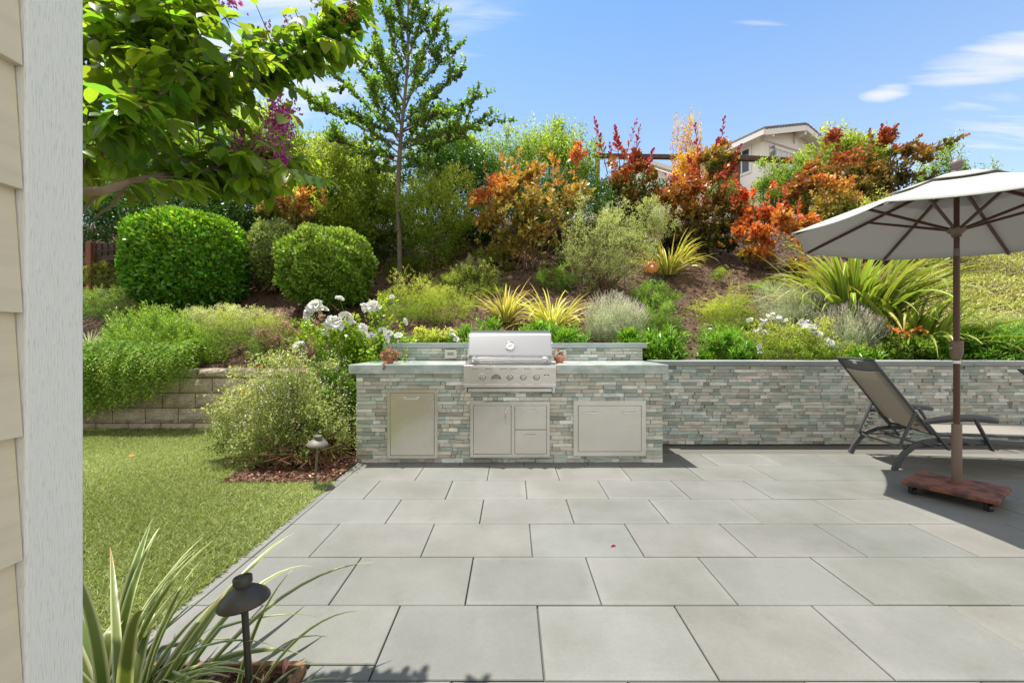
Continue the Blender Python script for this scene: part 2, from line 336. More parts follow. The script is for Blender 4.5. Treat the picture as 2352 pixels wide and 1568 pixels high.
L_flaxv = leafmat('cream edged flax leaf', [(0, (.06, .09, .02)), (.5, (.09, .13, .028)), (.93, (.13, .16, .045)), (1, (.26, .14, .07))], .36, .25, .25, edge=((.46, .48, .28), .50, .85))
L_crape = leafmat('crape myrtle leaf', [(0, (.045, .12, .022)), (.45, (.11, .18, .015)), (1, (.24, .28, .03))], .30, .6, .35, tgain=1.8, spec=.6, gain=1.15)
L_sap = leafmat('sapling leaf', [(0, (.05, .11, .015)), (.6, (.11, .18, .025)), (1, (.24, .28, .07))], .4, .5, .5, gain=1.7)
L_succ = leafmat('pink succulent leaf', [(0, (.08, .07, .03)), (.5, (.30, .10, .06)), (1, (.50, .32, .20))], .5, .1, .5, gain=1.2)
L_dry = leafmat('dry pinkish stalk', [(0, (.12, .07, .05)), (.6, (.33, .22, .16)), (1, (.50, .38, .27))], .8, .1, .4)
L_chip = leafmat('bark chip', [(0, (.04, .02, .012)), (.6, (.15, .08, .045)), (1, (.36, .23, .15))], .9, 0, .5, gain=1.0)
L_chipr = leafmat('red bark chip', [(0, (.06, .028, .018)), (.6, (.18, .08, .05)), (1, (.40, .24, .17))], .9, 0, .45, gain=1.1)
L_grass = leafmat('turf blade', [(0, (.10, .12, .03)), (.5, (.19, .23, .075)), (1, (.38, .42, .21))], .45, .25, .4, spec=.5)
L_purple = leafmat('purple petal', [(0, (.22, .02, .20)), (.6, (.42, .07, .42)), (1, (.60, .20, .50))], .6, .4, .3)
L_bud = leafmat('reddish bud', [(0, (.20, .06, .03)), (1, (.30, .14, .06))], .6, .1, .3)

# ---------------------------------------------------------------- leaf clouds
def nrm(a): return a / np.maximum(np.linalg.norm(a, axis=-1, keepdims=True), 1e-9)
def leaves(P, D, L, Wd, rng, tone, name, mt, parent, nvec=None, shape='q', roll=None):
    """one leaf per row: base P, direction D, length L, width Wd"""
    n = len(P); D = nrm(D)
    ref = nvec if nvec is not None else nrm(rng.normal(size=(n, 3)) * .7 + np.array([0, 0, 1.]))
    S = nrm(np.cross(D, ref)); U = np.cross(S, D)
    L = np.broadcast_to(L, (n,))[:, None]; w = np.broadcast_to(Wd, (n,))[:, None]
    rnd = rng.random(n)
    if shape == 'q':
        V = np.stack([P, P + D * L * .52 + S * w * .5 + U * w * .13, P + D * L - U * L * .06, P + D * L * .52 - S * w * .5 + U * w * .13], 1)
        k = 4; Fc = np.arange(n * 4).reshape(n, 4)
    elif shape == 'r':                    # rounded six-sided leaf
        V = np.stack([P, P + D * L * .35 + S * w * .40, P + D * L * .75 + S * w * .46 + U * w * .05, P + D * L - U * w * .10,
                      P + D * L * .75 - S * w * .46 + U * w * .05, P + D * L * .35 - S * w * .40], 1)
        k = 6; Fc = np.arange(n * 6).reshape(n, 6)
    elif shape == 'c':                    # detailed close leaf: midrib fold, curl, rounded outline
        rows = [(.0, .0), (.12, .30), (.32, .46), (.58, .50), (.80, .38), (.94, .16), (1.0, 0.0)]
        curl = (rng.random((n, 1)) * .5 + .1)
        cols = []
        for (t, hw) in rows:
            mid = P + D * L * t - U * L * curl * t * t
            for sgn in (-1, 0, 1):
                cols.append(mid + S * w * hw * sgn + U * w * hw * abs(sgn) * .28)
        V = np.stack(cols, 1); k = len(rows) * 3
        fl = []
        for i in range(len(rows) - 1):
            for j in (0, 1): fl.append((i * 3 + j, i * 3 + j + 1, (i + 1) * 3 + j + 1, (i + 1) * 3 + j))
        Fc = (np.array(fl)[None] + (np.arange(n) * k)[:, None, None]).reshape(-1, 4)
    tone = np.clip(np.broadcast_to(tone, (n,)), 0, 1)
    at = {'rnd': ('FLOAT', np.repeat(rnd, k)), 'tone': ('FLOAT', np.repeat(tone, k))}
    return npmesh(name, V.reshape(-1, 3), Fc, mt, parent, at, smooth=(shape == 'c'))

def blob(rng, n, c, r, fill=.35, lump=.2, zmin=-.5, sup=2.0, k=5):
    """points in a lumpy (super)ellipsoid, biased to its surface; returns pos, unit outward dir"""
    d = nrm(rng.normal(size=(n, 3)))
    lo = d[:, 2] < zmin; d[lo, 2] *= -1
    q = (np.abs(d) ** sup).sum(1) ** (-1 / sup)          # superellipsoid radius
    ph = rng.random((k, 4)) * 6.28; fr = rng.normal(size=(k, 3)) * 3.2
    l = 1 + lump * sum(np.sin(d @ fr[i] + ph[i, 0]) for i in range(k)) / math.sqrt(k) * .9
    rad = fill + (1 - fill) * rng.random(n) ** .55
    P = np.array(c) + d * q[:, None] * np.array(r) * (l * rad)[:, None]
    return P, nrm(d / np.array(r)), rad
def twigcloud(rng, tips, out, nl, tl, L, up=.5, spread=.45, ang=.8, droop=0.0):
    """nl leaves round each twig that ends at a tip"""
    n = len(tips)
    T = nrm(out * (1 - up) + np.array([0, 0, up]) + rng.normal(size=(n, 3)) * spread)
    a = nrm(np.cross(T, np.array([.31, .52, .2]))); b = np.cross(T, a)
    f = (np.arange(nl) + .5) / nl
    f = f[None, :] + rng.normal(size=(n, nl)) * .06
    th = (np.arange(nl) * 2.4)[None, :] + rng.random((n, 1)) * 6.28
    P = tips[:, None, :] - T[:, None, :] * (tl * (1 - f))[..., None]
    side = a[:, None, :] * np.cos(th)[..., None] + b[:, None, :] * np.sin(th)[..., None]
    k = ang * (1 - .45 * np.clip(f, 0, 1))
    D = T[:, None, :] * (1 - k * .55)[..., None] + side * k[..., None] + np.array([0, 0, -droop])
    return P.reshape(-1, 3), D.reshape(-1, 3), np.clip(f, 0, 1).reshape(-1)

# ---------------------------------------------------------------- terrain
def sst(x, a, b):
    t = np.clip((x - a) / (b - a), 0, 1); return t * t * (3 - 2 * t)
def edgeY(x): return 5.85 - .80 * sst(x, -2.2, -1.3)
def Hz(x, y):
    x = np.asarray(x, float); y = np.asarray(y, float)
    e = edgeY(x); s = np.maximum(y - e, 0)
    z = .845 + .55 * (s - .35 * (1 - np.exp(-s / .35)))
    z = z + .05 * np.sin(x * 1.7 + y * .9) * np.clip(s, 0, 1) + .03 * np.sin(x * 4.1 - y * 2.3) * np.clip(s, 0, 1)
    top = 5.25 + .02 * (y - 14)
    h = np.clip(.5 + .5 * (top - z) / 1.2, 0, 1)
    return top * (1 - h) + z * h - 1.2 * h * (1 - h) * .5
def cast(px, py, y0=5.0, y1=24):
    ys = np.arange(y0, y1, .01); xs = (px - 1176) / F * ys; zr = 1.19 - (py - 781) / F * ys
    hit = np.nonzero(zr <= Hz(xs, ys))[0]
    Y = ys[hit[0]] if len(hit) else 13.5
    return ((px - 1176) / F * Y, Y, float(Hz((px - 1176) / F * Y, Y)))

xs = np.concatenate([np.arange(-60, -12, 2.), np.arange(-12, 14, .16), np.arange(14, 62, 2.)])
ys = np.concatenate([[0.0], np.arange(.008, 1, .02) ** 1.0 * 9.0 / 1.0, np.arange(9.1, 18, .3), np.arange(18, 90, 3.)])
gx, gs = np.meshgrid(xs, ys); gy = edgeY(gx) + gs; gz = Hz(gx, gy)
nx, ny = len(xs), len(ys)
Vt = np.stack([gx, gy, gz], -1).reshape(-1, 3)
idx = np.arange(nx * ny).reshape(ny, nx)
Ft = np.stack([idx[:-1, :-1], idx[:-1, 1:], idx[1:, 1:], idx[1:, :-1]], -1).reshape(-1, 4)
# skirt down to the ground at the front edge
sk = np.stack([xs, edgeY(xs), np.full(nx, -.02)], -1); b = len(Vt); Vt = np.vstack([Vt, sk])
Fs = np.stack([b + np.arange(nx - 1), b + np.arange(1, nx), idx[0, 1:], idx[0, :-1]], -1)
Ft = np.vstack([Ft, Fs])
hill = npmesh('hillside', Vt, Ft, M_mulch, None, smooth=True); tag(hill, kind='structure')

m = MB(); m.add([(-200, -200, -.03), (200, -200, -.03), (200, 200, -.03), (-200, 200, -.03)], [(0, 1, 2, 3)])
tag(m.build('ground', M_ground), kind='structure')
# turf base
m = MB(); m.add([(-12, .2, .0), (-1.5, .2, .0), (-1.5, 5.62, .0), (-12, 5.62, .0)], [(0, 1, 2, 3)])
tag(m.build('lawn', M_turf), kind='structure')

# patio: rows of 0.613 x 0.418 pavers in half bond
rng = np.random.default_rng(3)
m = MB(); m.add([(-1.498, -3, -.012), (13, -3, -.012), (13, 5.0, -.012), (-1.498, 5.0, -.012)], [(0, 1, 2, 3)])
patio_base = m.build('patio_bed', M_joint); tag(patio_base, kind='structure')
m = MB()
DY = .4155; Y0 = 1142.4 / (1391 - 781)
def paver(x0, x1, y0, y1, z=0.004):
    v = .170 + rng.normal() * .009; 
    m.col = (v * (1.0 + rng.normal() * .012), v * (1.0), v * (.92 + rng.normal() * .012), 1)
    gp = .0018; x0 += gp + rng.random() * .0015; x1 -= gp + rng.random() * .0015; y0 += gp + rng.random() * .0012; y1 -= gp + rng.random() * .0012; e = .003; dz = rng.normal() * .0006; base_c = m.col; hl_ = 1.0 + rng.random() ** 2 * .20
    vs = [(x0, y0, z - .015), (x1, y0, z - .015), (x1, y1, z - .015), (x0, y1, z - .015), (x0, y0, z - e + dz), (x1, y0, z - e + dz), (x1, y1, z - e + dz), (x0, y1, z - e + dz),
          (x0 + e, y0 + e, z + dz), (x1 - e, y0 + e, z + dz), (x1 - e, y1 - e, z + dz), (x0 + e, y1 - e, z + dz)]
    m.add(vs, [(0, 1, 5, 4), (1, 2, 6, 5), (2, 3, 7, 6), (3, 0, 4, 7), (4, 5, 9, 8), (5, 6, 10, 9), (6, 7, 11, 10), (7, 4, 8, 11)])
    ins = min(.05, (x1 - x0) * .3, (y1 - y0) * .3); k_ = len(m.v); rim = tuple(c * hl_ for c in base_c[:3]) + (1,)
    m.col = rim; m.add([(x0 + e, y0 + e, z + dz), (x1 - e, y0 + e, z + dz), (x1 - e, y1 - e, z + dz), (x0 + e, y1 - e, z + dz)], [])
    m.col = base_c; m.add([(x0 + ins, y0 + ins, z + dz), (x1 - ins, y0 + ins, z + dz), (x1 - ins, y1 - ins, z + dz), (x0 + ins, y1 - ins, z + dz)], [])
    m.f += [(k_, k_ + 1, k_ + 5, k_ + 4), (k_ + 1, k_ + 2, k_ + 6, k_ + 5), (k_ + 2, k_ + 3, k_ + 7, k_ + 6), (k_ + 3, k_, k_ + 4, k_ + 7), (k_ + 4, k_ + 5, k_ + 6, k_ + 7)]
for r in range(-14, 6):
    y0 = Y0 + (r) * DY; y1 = y0 + DY
    if y0 > 4.9: break
    # row r=0 lies between Y(1391) and Y(1279)
    off = .403 if r % 2 == 0 else .113
    yy1 = min(y1, 4.86)
    xl = -1.425
    k0 = math.floor((xl - off) / .6135)
    bed = y0 < 1.5
    sliver_y0 = y0
    if y1 > 1.55: paver(-1.498, xl, max(y0, 1.53), yy1)
    for k in range(k0, 24):
        a = off + k * .6135; c = a + .6135
        if c < xl + .02: continue
        a = max(a, xl)
        if y0 < 1.525:                      # the planting bed cuts the corner of the patio
            if c <= -.76: 
                if y1 > 1.55: paver(a, c, 1.53, yy1)
                continue
            if a < -.76:
                if y1 > 1.55: paver(a, c, 1.53, yy1); paver(-.738, c, y0, 1.5295)
                else: paver(-.738, c, y0, y1)
                continue
        paver(a, c, y0, yy1)
tag(m.build('patio', M_paver, None, col=True), kind='structure')

# mulch bed on the lawn beside the counter and near planting bed
def chips(name, n, xr, yr, zf, L, mt, label=None, seed=1, tilt=.35):
    rng = np.random.default_rng(seed)
    x = rng.uniform(*xr, n); y = rng.uniform(*yr, n)
    if callable(zf): k_ = y > edgeY(x) + .03; x, y = x[k_], y[k_]; n = len(x)
    if callable(zf): z = zf(x, y)
    else: z = np.full(n, zf)
    P = np.stack([x, y, z + rng.random(n) * .012 + .003], 1); th = rng.random(n) * 6.28
    D = np.stack([np.cos(th), np.sin(th), rng.normal(size=n) * tilt], 1)
    l = L * (.4 + rng.random(n) ** 2 * 1.3)
    o = leaves(P, D, l, l * (.18 + rng.random(n) * .25), rng, rng.random(n) ** 1.6, name, mt, None)
    return tag(o, label, None, None, 'stuff')
m = MB(); m.add([(-2.42, 3.46, .02), (-1.50, 3.46, .02), (-1.50, 5.62, .02), (-2.42, 5.62, .02), (-2.42, 3.46, -.01), (-1.50, 3.46, -.01), (-1.50, 5.62, -.01), (-2.42, 5.62, -.01)], [(0, 1, 2, 3), (4, 5, 1, 0), (5, 6, 2, 1), (7, 4, 0, 3)])
tag(m.build('mulch_bed', M_mulch), kind='structure')
tag(chips('bark_mulch', 9000, (-2.42, -1.50), (3.46, 5.0), .02, .032, L_chipr, 'red brown bark chips spread under the pale bush beside the counter', 5), cat='mulch')
m = MB(); m.add([(-3.2, -.5, .002), (-.775, -.5, .002), (-.775, 1.50, .002), (-3.2, 1.50, .002)], [(0, 1, 2, 3)])
tag(m.build('planting_bed', M_mulch), kind='structure')
tag(chips('bark_mulch', 3500, (-1.8, -.79), (.9, 1.48), .004, .04, L_chipr, 'red brown bark chips in the near bed behind the timber edging', 6), cat='mulch')
def onhill(x, y): return Hz(x, y)
tag(chips('hill_mulch', 60000, (-7, 9), (5.1, 11), onhill, .055, L_chip, 'dark bark mulch covering the planted slope', 8, .25), cat='mulch')
m = MB(); m.bb(-1.50, -.745, 1.494, 1.516, -.02, .03); m.bb(-.765, -.741, .6, 1.493, -.02, .029)
tag(m.build('bed_edging', M_edge, None, bevel=.003), 'brown timber edging board along the near planting bed by the patio', 'edging')

# turf blades
rng = np.random.default_rng(11)
n = 330000
u = rng.random(n); y = .9 + (5.6 - .9) * rng.random(n) ** .8
x = -1.478 - rng.random(n) * (np.clip(y * 1.05 - 1.2, .3, 5.2)); 
keep = ~((x > -2.40) & (y > 3.48)) & ~((x > -3.2) & (y < 1.5)); x, y = x[keep], y[keep]; n = len(x)
P = np.stack([x, y, np.zeros(n)], 1); th = rng.random(n) * 6.28
clump = .5 + .5 * np.sin(x * 2.3 + 1.3 * np.sin(y * 1.7)) * np.sin(y * 2.9 + x)
D = np.stack([np.cos(th) * .9 + .25, np.sin(th) * .9 - .25, .45 + rng.random(n) * .7], 1)
pt_ = np.sin(x * 1.1 + .7 * y) * np.sin(y * 1.9 - x * .6 + 1); tone = np.clip(rng.random(n) * .62 + clump * .12 + pt_ * .20 + .12, 0, 1)
tag(leaves(P, D, (.018 + rng.random(n) ** 2 * .030) * (1 + .3 * pt_[:1].mean()), .0042, rng, tone, 'turf_grass', L_grass, None), 'short olive green turf grass covering the lawn', 'grass', None, 'stuff')

# ---------------------------------------------------------------- stacked stone
PAL = [(.33, .35, .30), (.40, .40, .36), (.50, .49, .44), (.62, .61, .56), (.30, .36, .33), (.23, .29, .26), (.42, .47, .43), (.56, .50, .44), (.20, .21, .18), (.47, .44, .38), (.70, .69, .65), (.35, .33, .28), (.38, .45, .42)]
PW = [10, 12, 12, 8, 9, 6, 9, 5, 4, 8, 5, 7, 8]
def veneer(name, O, ux, nx_, length, z0, z1, parent, seed, rowh=.038, back=.03):
    """stones on a wall starting at O=(x,y), running along ux, facing nx_"""
    rd = random.Random(seed); mb = MB(); z = z0; ux = Vector((*ux, 0)); nv = Vector((*nx_, 0)); O = Vector((*O, 0)); rows = max(1, round((z1 - z0) / rowh)); rh = (z1 - z0) / rows
    for r in range(rows):
        z = z0 + r * rh; s = 0
        while s < length - .001:
            l = rd.choice([.05, .07, .09, .12, .15, .18, .22]) * rd.uniform(.85, 1.15)
            if length - s - l < .05: l = length - s
            c = PAL[rd.choices(range(len(PAL)), PW)[0]]; f = rd.uniform(.85, 1.12)
            f *= 1.28; c = tuple(a * .84 + b * .16 for a, b in zip(c, (.56, .55, .52))); mb.col = (min(.82, c[0] * f * 1.02), min(.82, c[1] * f), min(.8, c[2] * f * .97), 1)
            d = rd.uniform(-.009, .012); d2 = d + rd.uniform(-.004, .004); g_ = .0008; e = .003
            p = lambda a, zz, dd: O + ux * a + nv * dd + Vector((0, 0, zz))
            a0, a1, b0, b1 = s + g_, s + l - g_, z + g_, z + rh - g_
            # front face as an uneven 4x3 grid for a hand split look
            ga = [a0, a0 + e, (a0 * 2 + a1) / 3, (a0 + a1 * 2) / 3, a1 - e, a1]; gb = [b0, b0 + e, (b0 + b1) / 2, b1 - e, b1]
            vs = []
            for j, zz in enumerate(gb):
                for i, aa in enumerate(ga):
                    dd = d + (d2 - d) * (i / 5) + rd.uniform(-.0018, .0018)
                    if i in (0, 5) or j in (0, 4): dd -= .004
                    vs.append(p(aa, zz, dd))
            fs = [(j * 6 + i, j * 6 + i + 1, (j + 1) * 6 + i + 1, (j + 1) * 6 + i) for j in range(4) for i in range(5)]
            nb = len(vs)
            vs += [p(a0, b0, -back), p(a1, b0, -back), p(a1, b1, -back), p(a0, b1, -back)]
            fs += [(nb, nb + 1, 5, 4, 3, 2, 1, 0), (nb + 3, 24, 25, 26, 27, 28, 29, nb + 2), (nb, 0, 6, 12, 18, 24, nb + 3), (nb + 1, nb + 2, 29, 23, 17, 11, 5)]
            mb.add(vs, fs); s += l
    return mb.build(name, M_stone, parent, col=True)

CT = .953     # counter top height
FY = 4.066    # counter stone front
# garden wall
t = thing('garden_wall', 'long low wall of stacked green and tan ledger stone behind the loungers', 'wall', (6, 4.8, 0))
veneer('stone_facing', (1.40, 4.78), (1, 0), (0, -1), 9.6, 0, .895, t, 21)
MB().bb(1.4, 11, 4.81, 5.045, -.01, .894).build('wall_core', M_stoneback, t)
mb = MB(); xk = 1.64
while xk < 11: mb.bb(xk + .002, min(xk + 1.2, 11), 4.745, 5.10, .896, .951); xk += 1.202
mb.build('coping', M_coping, t, bevel=.004)

# barbecue island
t = thing('barbecue_island', 'outdoor kitchen island faced in green and tan stacked stone under a quartzite top', 'counter', (0, 4.4, 0))
veneer('stone_facing', (-1.516, FY), (1, 0), (0, -1), 2.982, 0, .862, t, 31)
veneer('stone_facing', (1.466, FY + .03), (0, 1), (1, 0), .70, 0, .862, t, 32)
veneer('stone_facing', (-1.516, 4.80), (0, -1), (-1, 0), .70, 0, .862, t, 33)
mb = MB(); mb.bb(-1.486, 1.436, FY + .03, 4.86, -.01, .861); mb.build('island_core', M_stoneback, t)
PL, PR = (1064.3 - 1176) / F * 4.02, (1277 - 1176) / F * 4.02     # grill panel left and right
mb = MB(); mb.bb(-1.578, PL - .002, 4.035, 4.855, .864, CT); mb.bb(PR + .002, 1.512, 4.035, 4.855, .864, CT); mb.bb(PL - .0015, PR + .0015, 4.56, 4.855, .865, CT - .001)
mb.bb(1.452, 1.511, 4.037, 4.76, .805, .8635)
mb.build('countertop', M_slab, t, bevel=.004)
# backsplash
BY = 4.86
veneer('backsplash_facing', (-1.46, BY), (1, 0), (0, -1), 2.98, CT + .001, 1.098, t, 34, rowh=.036)
MB().bb(-1.46, 1.515, BY + .03, BY + .20, .85, 1.097).build('backsplash_core', M_stoneback, t)
mb = MB(); mb.bb(-1.495, -.32, BY - .03, BY + .225, 1.100, 1.156); mb.bb(-.318, .45, BY - .03, BY + .225, 1.100, 1.156); mb.bb(.452, 1.565, BY - .03, BY + .225, 1.100, 1.156)
mb.build('backsplash_cap', M_cap, t, bevel=.003)
def outlet(px, x0, x1, y0, y1, label):
    a = W(x0, y1, BY - .02); c = W(x1, y0, BY - .02)
    t = thing('outlet_box', label, 'outlet', ((a[0] + c[0]) / 2, BY - .015, a[2]), 'weatherproof outlets on the backsplash')
    mb = MB(); mb.bb(a[0], c[0], BY - .045, BY - .010, a[2], c[2]); mb.build('cover', M_outlet, t, bevel=.006)
    w, h = c[0] - a[0], c[2] - a[2]
    mb = MB(); mb.bb(a[0] + w * .24, c[0] - w * .24, BY - .048, BY - .044, a[2] + h * .38, c[2] - h * .32); mb.build('cover_window', M_outletd, t)
    mb = MB(); mb.bb(c[0], c[0] + .007, BY - .04, BY - .02, a[2] + .015, c[2] - .015); mb.build('hinge', M_outlet, t)
outlet(0, 1022, 1049, 803.5, 822.5, 'beige outlet cover on the backsplash left of the grill')
outlet(0, 1274.5, 1299.5, 803.5, 823, 'beige outlet cover on the backsplash behind the small terracotta pot')

# ------------------------------------------------ steel doors
def bow_handle(parent, a, b, y, out_=.032, r=.0062, name='handle'):
    a = Vector(a); b = Vector(b); d = (b - a).normalized(); mb = MB(); sag = Vector((0, 0, -.014)) if abs(d.x) > .5 else Vector((.012 * -1, 0, 0))
    P = [a, a + Vector((0, -out_ * .55, 0)) + sag * .3, a + Vector((0, -out_ * .95, 0)) + sag * .75 + d * .006, a + Vector((0, -out_, 0)) + sag + d * .016]
    Q = [b, b + Vector((0, -out_ * .55, 0)) + sag * .3, b + Vector((0, -out_ * .95, 0)) + sag * .75 - d * .006, b + Vector((0, -out_, 0)) + sag - d * .016]
    mb.tube(P + Q[::-1], r, 10)
    for q in (a, b): mb.lathe(q, [(.0001, .0), (.0085, .0), (.0085, .004), (.0065, .006), (.0001, .006)], 14, Matrix.Rotation(R(90), 3, 'X'))
    return mb.build(name, M_steelp, parent, smooth=True)
DYF = FY - .026          # frame front
def px2(x, y): p = W(x, y, DYF); return p[0], p[2]
def frame(parent, x0, y0, x1, y1, holes):
    X0, Z1 = px2(x0, y0); X1, Z0 = px2(x1, y1)
    hs = [(px2(h[0], h[3])[0], px2(h[2], h[3])[0], px2(h[0], h[3])[1], px2(h[0], h[1])[1]) for h in holes]
    mb = MB(); xsn = sorted({X0, X1, *[h[0] for h in hs], *[h[1] for h in hs]}); zsn = sorted({Z0, Z1, *[h[2] for h in hs], *[h[3] for h in hs]})
    # frame as a grid with the openings left out (one connected sheet with depth)
    vi = {}; 
    for i, xx in enumerate(xsn):
        for j, zz in enumerate(zsn):
            vi[i, j, 0] = len(mb.v); mb.v.append((xx, DYF, zz)); vi[i, j, 1] = len(mb.v); mb.v.append((xx, FY + .02, zz)); mb.c += [(1, 1, 1, 1)] * 2
    solid = {}
    for i in range(len(xsn) - 1):
        for j in range(len(zsn) - 1):
            cx, cz = (xsn[i] + xsn[i + 1]) / 2, (zsn[j] + zsn[j + 1]) / 2
            solid[i, j] = not any(h[0] < cx < h[1] and h[2] < cz < h[3] for h in hs)
    for (i, j), s_ in solid.items():
        if not s_: continue
        mb.f.append((vi[i, j, 0], vi[i + 1, j, 0], vi[i + 1, j + 1, 0], vi[i, j + 1, 0]))
        for di, dj, a, b_ in ((-1, 0, (i, j), (i, j + 1)), (1, 0, (i + 1, j), (i + 1, j + 1)), (0, -1, (i, j), (i + 1, j)), (0, 1, (i, j + 1), (i + 1, j + 1))):
            if not solid.get((i + di, j + dj), False): mb.f.append((vi[(*a, 0)], vi[(*b_, 0)], vi[(*b_, 1)], vi[(*a, 1)]))
    mb.build('door_frame', M_steel, parent, bevel=.0015)
    return hs, (X0, X1, Z0, Z1)
def panel(parent, h, name, gap=.0035):
    mb = MB(); mb.bb(h[0] + gap, h[1] - gap, DYF - .004, FY + .015, h[2] + gap, h[3] - gap); return mb.build(name, M_steel, parent, bevel=.0025)
def shadowgap(parent, h):
    mb = MB(); mb.bb(h[0] - .002, h[1] + .002, FY + .0155, FY + .019, h[2] - .002, h[3] + .002); mb.build('door_recess', M_dark, parent)

t = thing('trash_door', 'tall brushed steel pull-out door with one handle at the left of the island', 'cabinet door', (px2(947, 0)[0], DYF, .1))
hs, b_ = frame(t, 889, 894.6, 1004.8, 1053.4, [(895.8, 902, 997.7, 1045.9)])
d = panel(t, hs[0], 'door'); shadowgap(t, hs[0])
x0, z0 = px2(930, 911.5); x1, _ = px2(961, 911.5); bow_handle(d, (x0, DYF - .004, z0), (x1, DYF - .004, z0), 0)
t = thing('door_drawer_cabinet', 'brushed steel cabinet with one door and two drawers beneath the grill', 'cabinet', (px2(1171, 0)[0], DYF, .1))
hs, b_ = frame(t, 1080, 922.8, 1262.7, 1050.6, [(1087, 930.9, 1174.5, 1042.9), (1182, 930.9, 1255.6, 1042.4)])
d = panel(t, hs[0], 'door'); shadowgap(t, hs[0]); shadowgap(t, hs[1])
x0, z0 = px2(1164.5, 940); _, z1 = px2(1164.5, 971.5); bow_handle(d, (x0, DYF - .004, z0), (x0, DYF - .004, z1), 0)
for zc in (px2(0, 953)[1], px2(0, 1027)[1]):
    mb = MB(); mb.tube([(hs[0][0] - .001, DYF - .004, zc - .02), (hs[0][0] - .001, DYF - .004, zc + .02)], .003, 8); mb.build('hinge', M_steel, t, smooth=True)
zm = px2(0, 986.4)[1]; h = hs[1]
for (za, zb, py) in ((zm, h[3], 940), (h[2], zm, 995.8)):
    d = panel(t, (h[0], h[1], za - (.0025 if za == h[2] else .0) + (.0025 if za == h[2] else 0), zb), 'drawer', .003)
    x0, z0 = px2(1203.5, py); x1, _ = px2(1234, py); bow_handle(d, (x0, DYF - .004, z0), (x1, DYF - .004, z0), 0)
t = thing('propane_drawer', 'wide brushed steel drawer front with two handles at the right of the island', 'cabinet door', (px2(1400, 0)[0], DYF, .1))
hs, b_ = frame(t, 1317.2, 920.4, 1483.6, 1047.2, [(1327.5, 931.2, 1473.4, 1037.1)])
d = panel(t, hs[0], 'drawer'); shadowgap(t, hs[0])
for a, c in ((1340.5, 1371), (1430.5, 1461.5)):
    x0, z0 = px2(a, 943.5); x1, _ = px2(c, 943.5); bow_handle(d, (x0, DYF - .004, z0), (x1, DYF - .004, z0), 0)

# ------------------------------------------------ grill
GY = 4.02; GX = (PL + PR) / 2
t = thing('gas_grill', 'stainless steel built-in gas grill with closed hood and four knobs', 'grill', (GX, 4.2, .7))
zt = 1.19 - (838 - 781) / F * GY; zb = 1.19 - (889.8 - 781) / F * GY
mb = MB(); mb.prism([(GY, zb + .033), (GY - .012, zb + .028), (GY - .012, zb + .003), (GY - .004, zb), (GY + .05, zb), (GY + .05, zt), (GY + .018, zt), (GY + .006, zt - .004), (GY + .002, zt - .026)], PL, PR)
pan = mb.build('control_panel', M_steel, t, bevel=.002)
# vent slots
for k in range(6):
    a = PL + .085 + k * .1235; 
    if k == 2: a += .02
    mb = MB(); mb.bb(a, a + .065, GY - .0005, GY + .004, zt - .037, zt - .0335); mb.build('vent_slot', M_dark, pan)
for (a, c) in ((1249.8, 1254.2), (1257.5, 1261.3)):
    mb = MB(); xa = (a - 1176) / F * GY; xc = (c - 1176) / F * GY; zz = 1.19 - (861 - 781) / F * GY
    mb.bb(xa, xc, GY - .003, GY + .003, zz - .004, zz + .004); mb.build('button', M_dark, pan, bevel=.001)
RX = Matrix.Rotation(R(90), 3, 'X')
for kx in (1108.9, 1170.8, 1201.6, 1232.3):
    x = (kx - 1176) / F * GY; z = 1.19 - (865.7 - 781) / F * GY
    mb = MB(); mb.lathe((x, GY + .004, z), [(.0001, 0), (.036, 0), (.036, .010), (.032, .014), (.029, .014), (.028, .008), (.0001, .008)], 28, RX)
    bz = mb.build('knob', M_steelp, pan, smooth=True)
    mb = MB(); mb.lathe((x, GY - .003, z), [(.0001, 0), (.026, 0), (.024, .022), (.021, .026), (.0001, .026)], 24, RX); mb.box((x, GY - .034, z), (.011, .02, .046)); mb.build('grip', M_steelp, bz, smooth=True, bevel=.002); mb = MB(); mb.lathe((x, GY - .0048, z), [(.0261, 0), (.0285, 0), (.0285, .002), (.0261, .002)], 24, RX); mb.build('knob_well', M_dark, bz)
# sunburst emblem
ex, ez = (1139.5 - 1176) / F * GY, 1.19 - (870.4 - 781) / F * GY
mb = MB(); n = 24; hw = .050
arc = [(ex + hw * math.cos(math.pi * k / n), ez + hw * math.sin(math.pi * k / n) * 1.02) for k in range(n + 1)]
mb.add([(x, GY - .002, z) for x, z in arc] + [(x, GY + .003, z) for x, z in arc], [tuple(range(n + 1))] + [(i, i + 1, n + 2 + i, n + 1 + i) for i in range(n)] + [(n, 0, n + 1, 2 * n + 1)])
emb = mb.build('emblem', M_steelp, pan)
mb = MB()
for k in range(17):
    a = R(8 + 164 * k / 16); r0, r1 = .027, .047
    for s_ in (0,):
        ca, sa = math.cos(a), math.sin(a); w0, w1 = .0007, .0015
        mb.add([(ex + ca * r0 - sa * w0, GY - .0028, ez + sa * r0 + ca * w0), (ex + ca * r0 + sa * w0, GY - .0028, ez + sa * r0 - ca * w0), (ex + ca * r1 + sa * w1, GY - .0028, ez + sa * r1 - ca * w1), (ex + ca * r1 - sa * w1, GY - .0028, ez + sa * r1 + ca * w1)], [(0, 1, 2, 3)])
mb.add([(ex - .022, GY - .0026, ez + .0165), (ex + .022, GY - .0026, ez + .0165), (ex + .017, GY - .0026, ez + .026), (ex + .009, GY - .0026, ez + .029), (ex - .009, GY - .0026, ez + .029), (ex - .017, GY - .0026, ez + .026)], [(0, 1, 2, 3, 4, 5)])
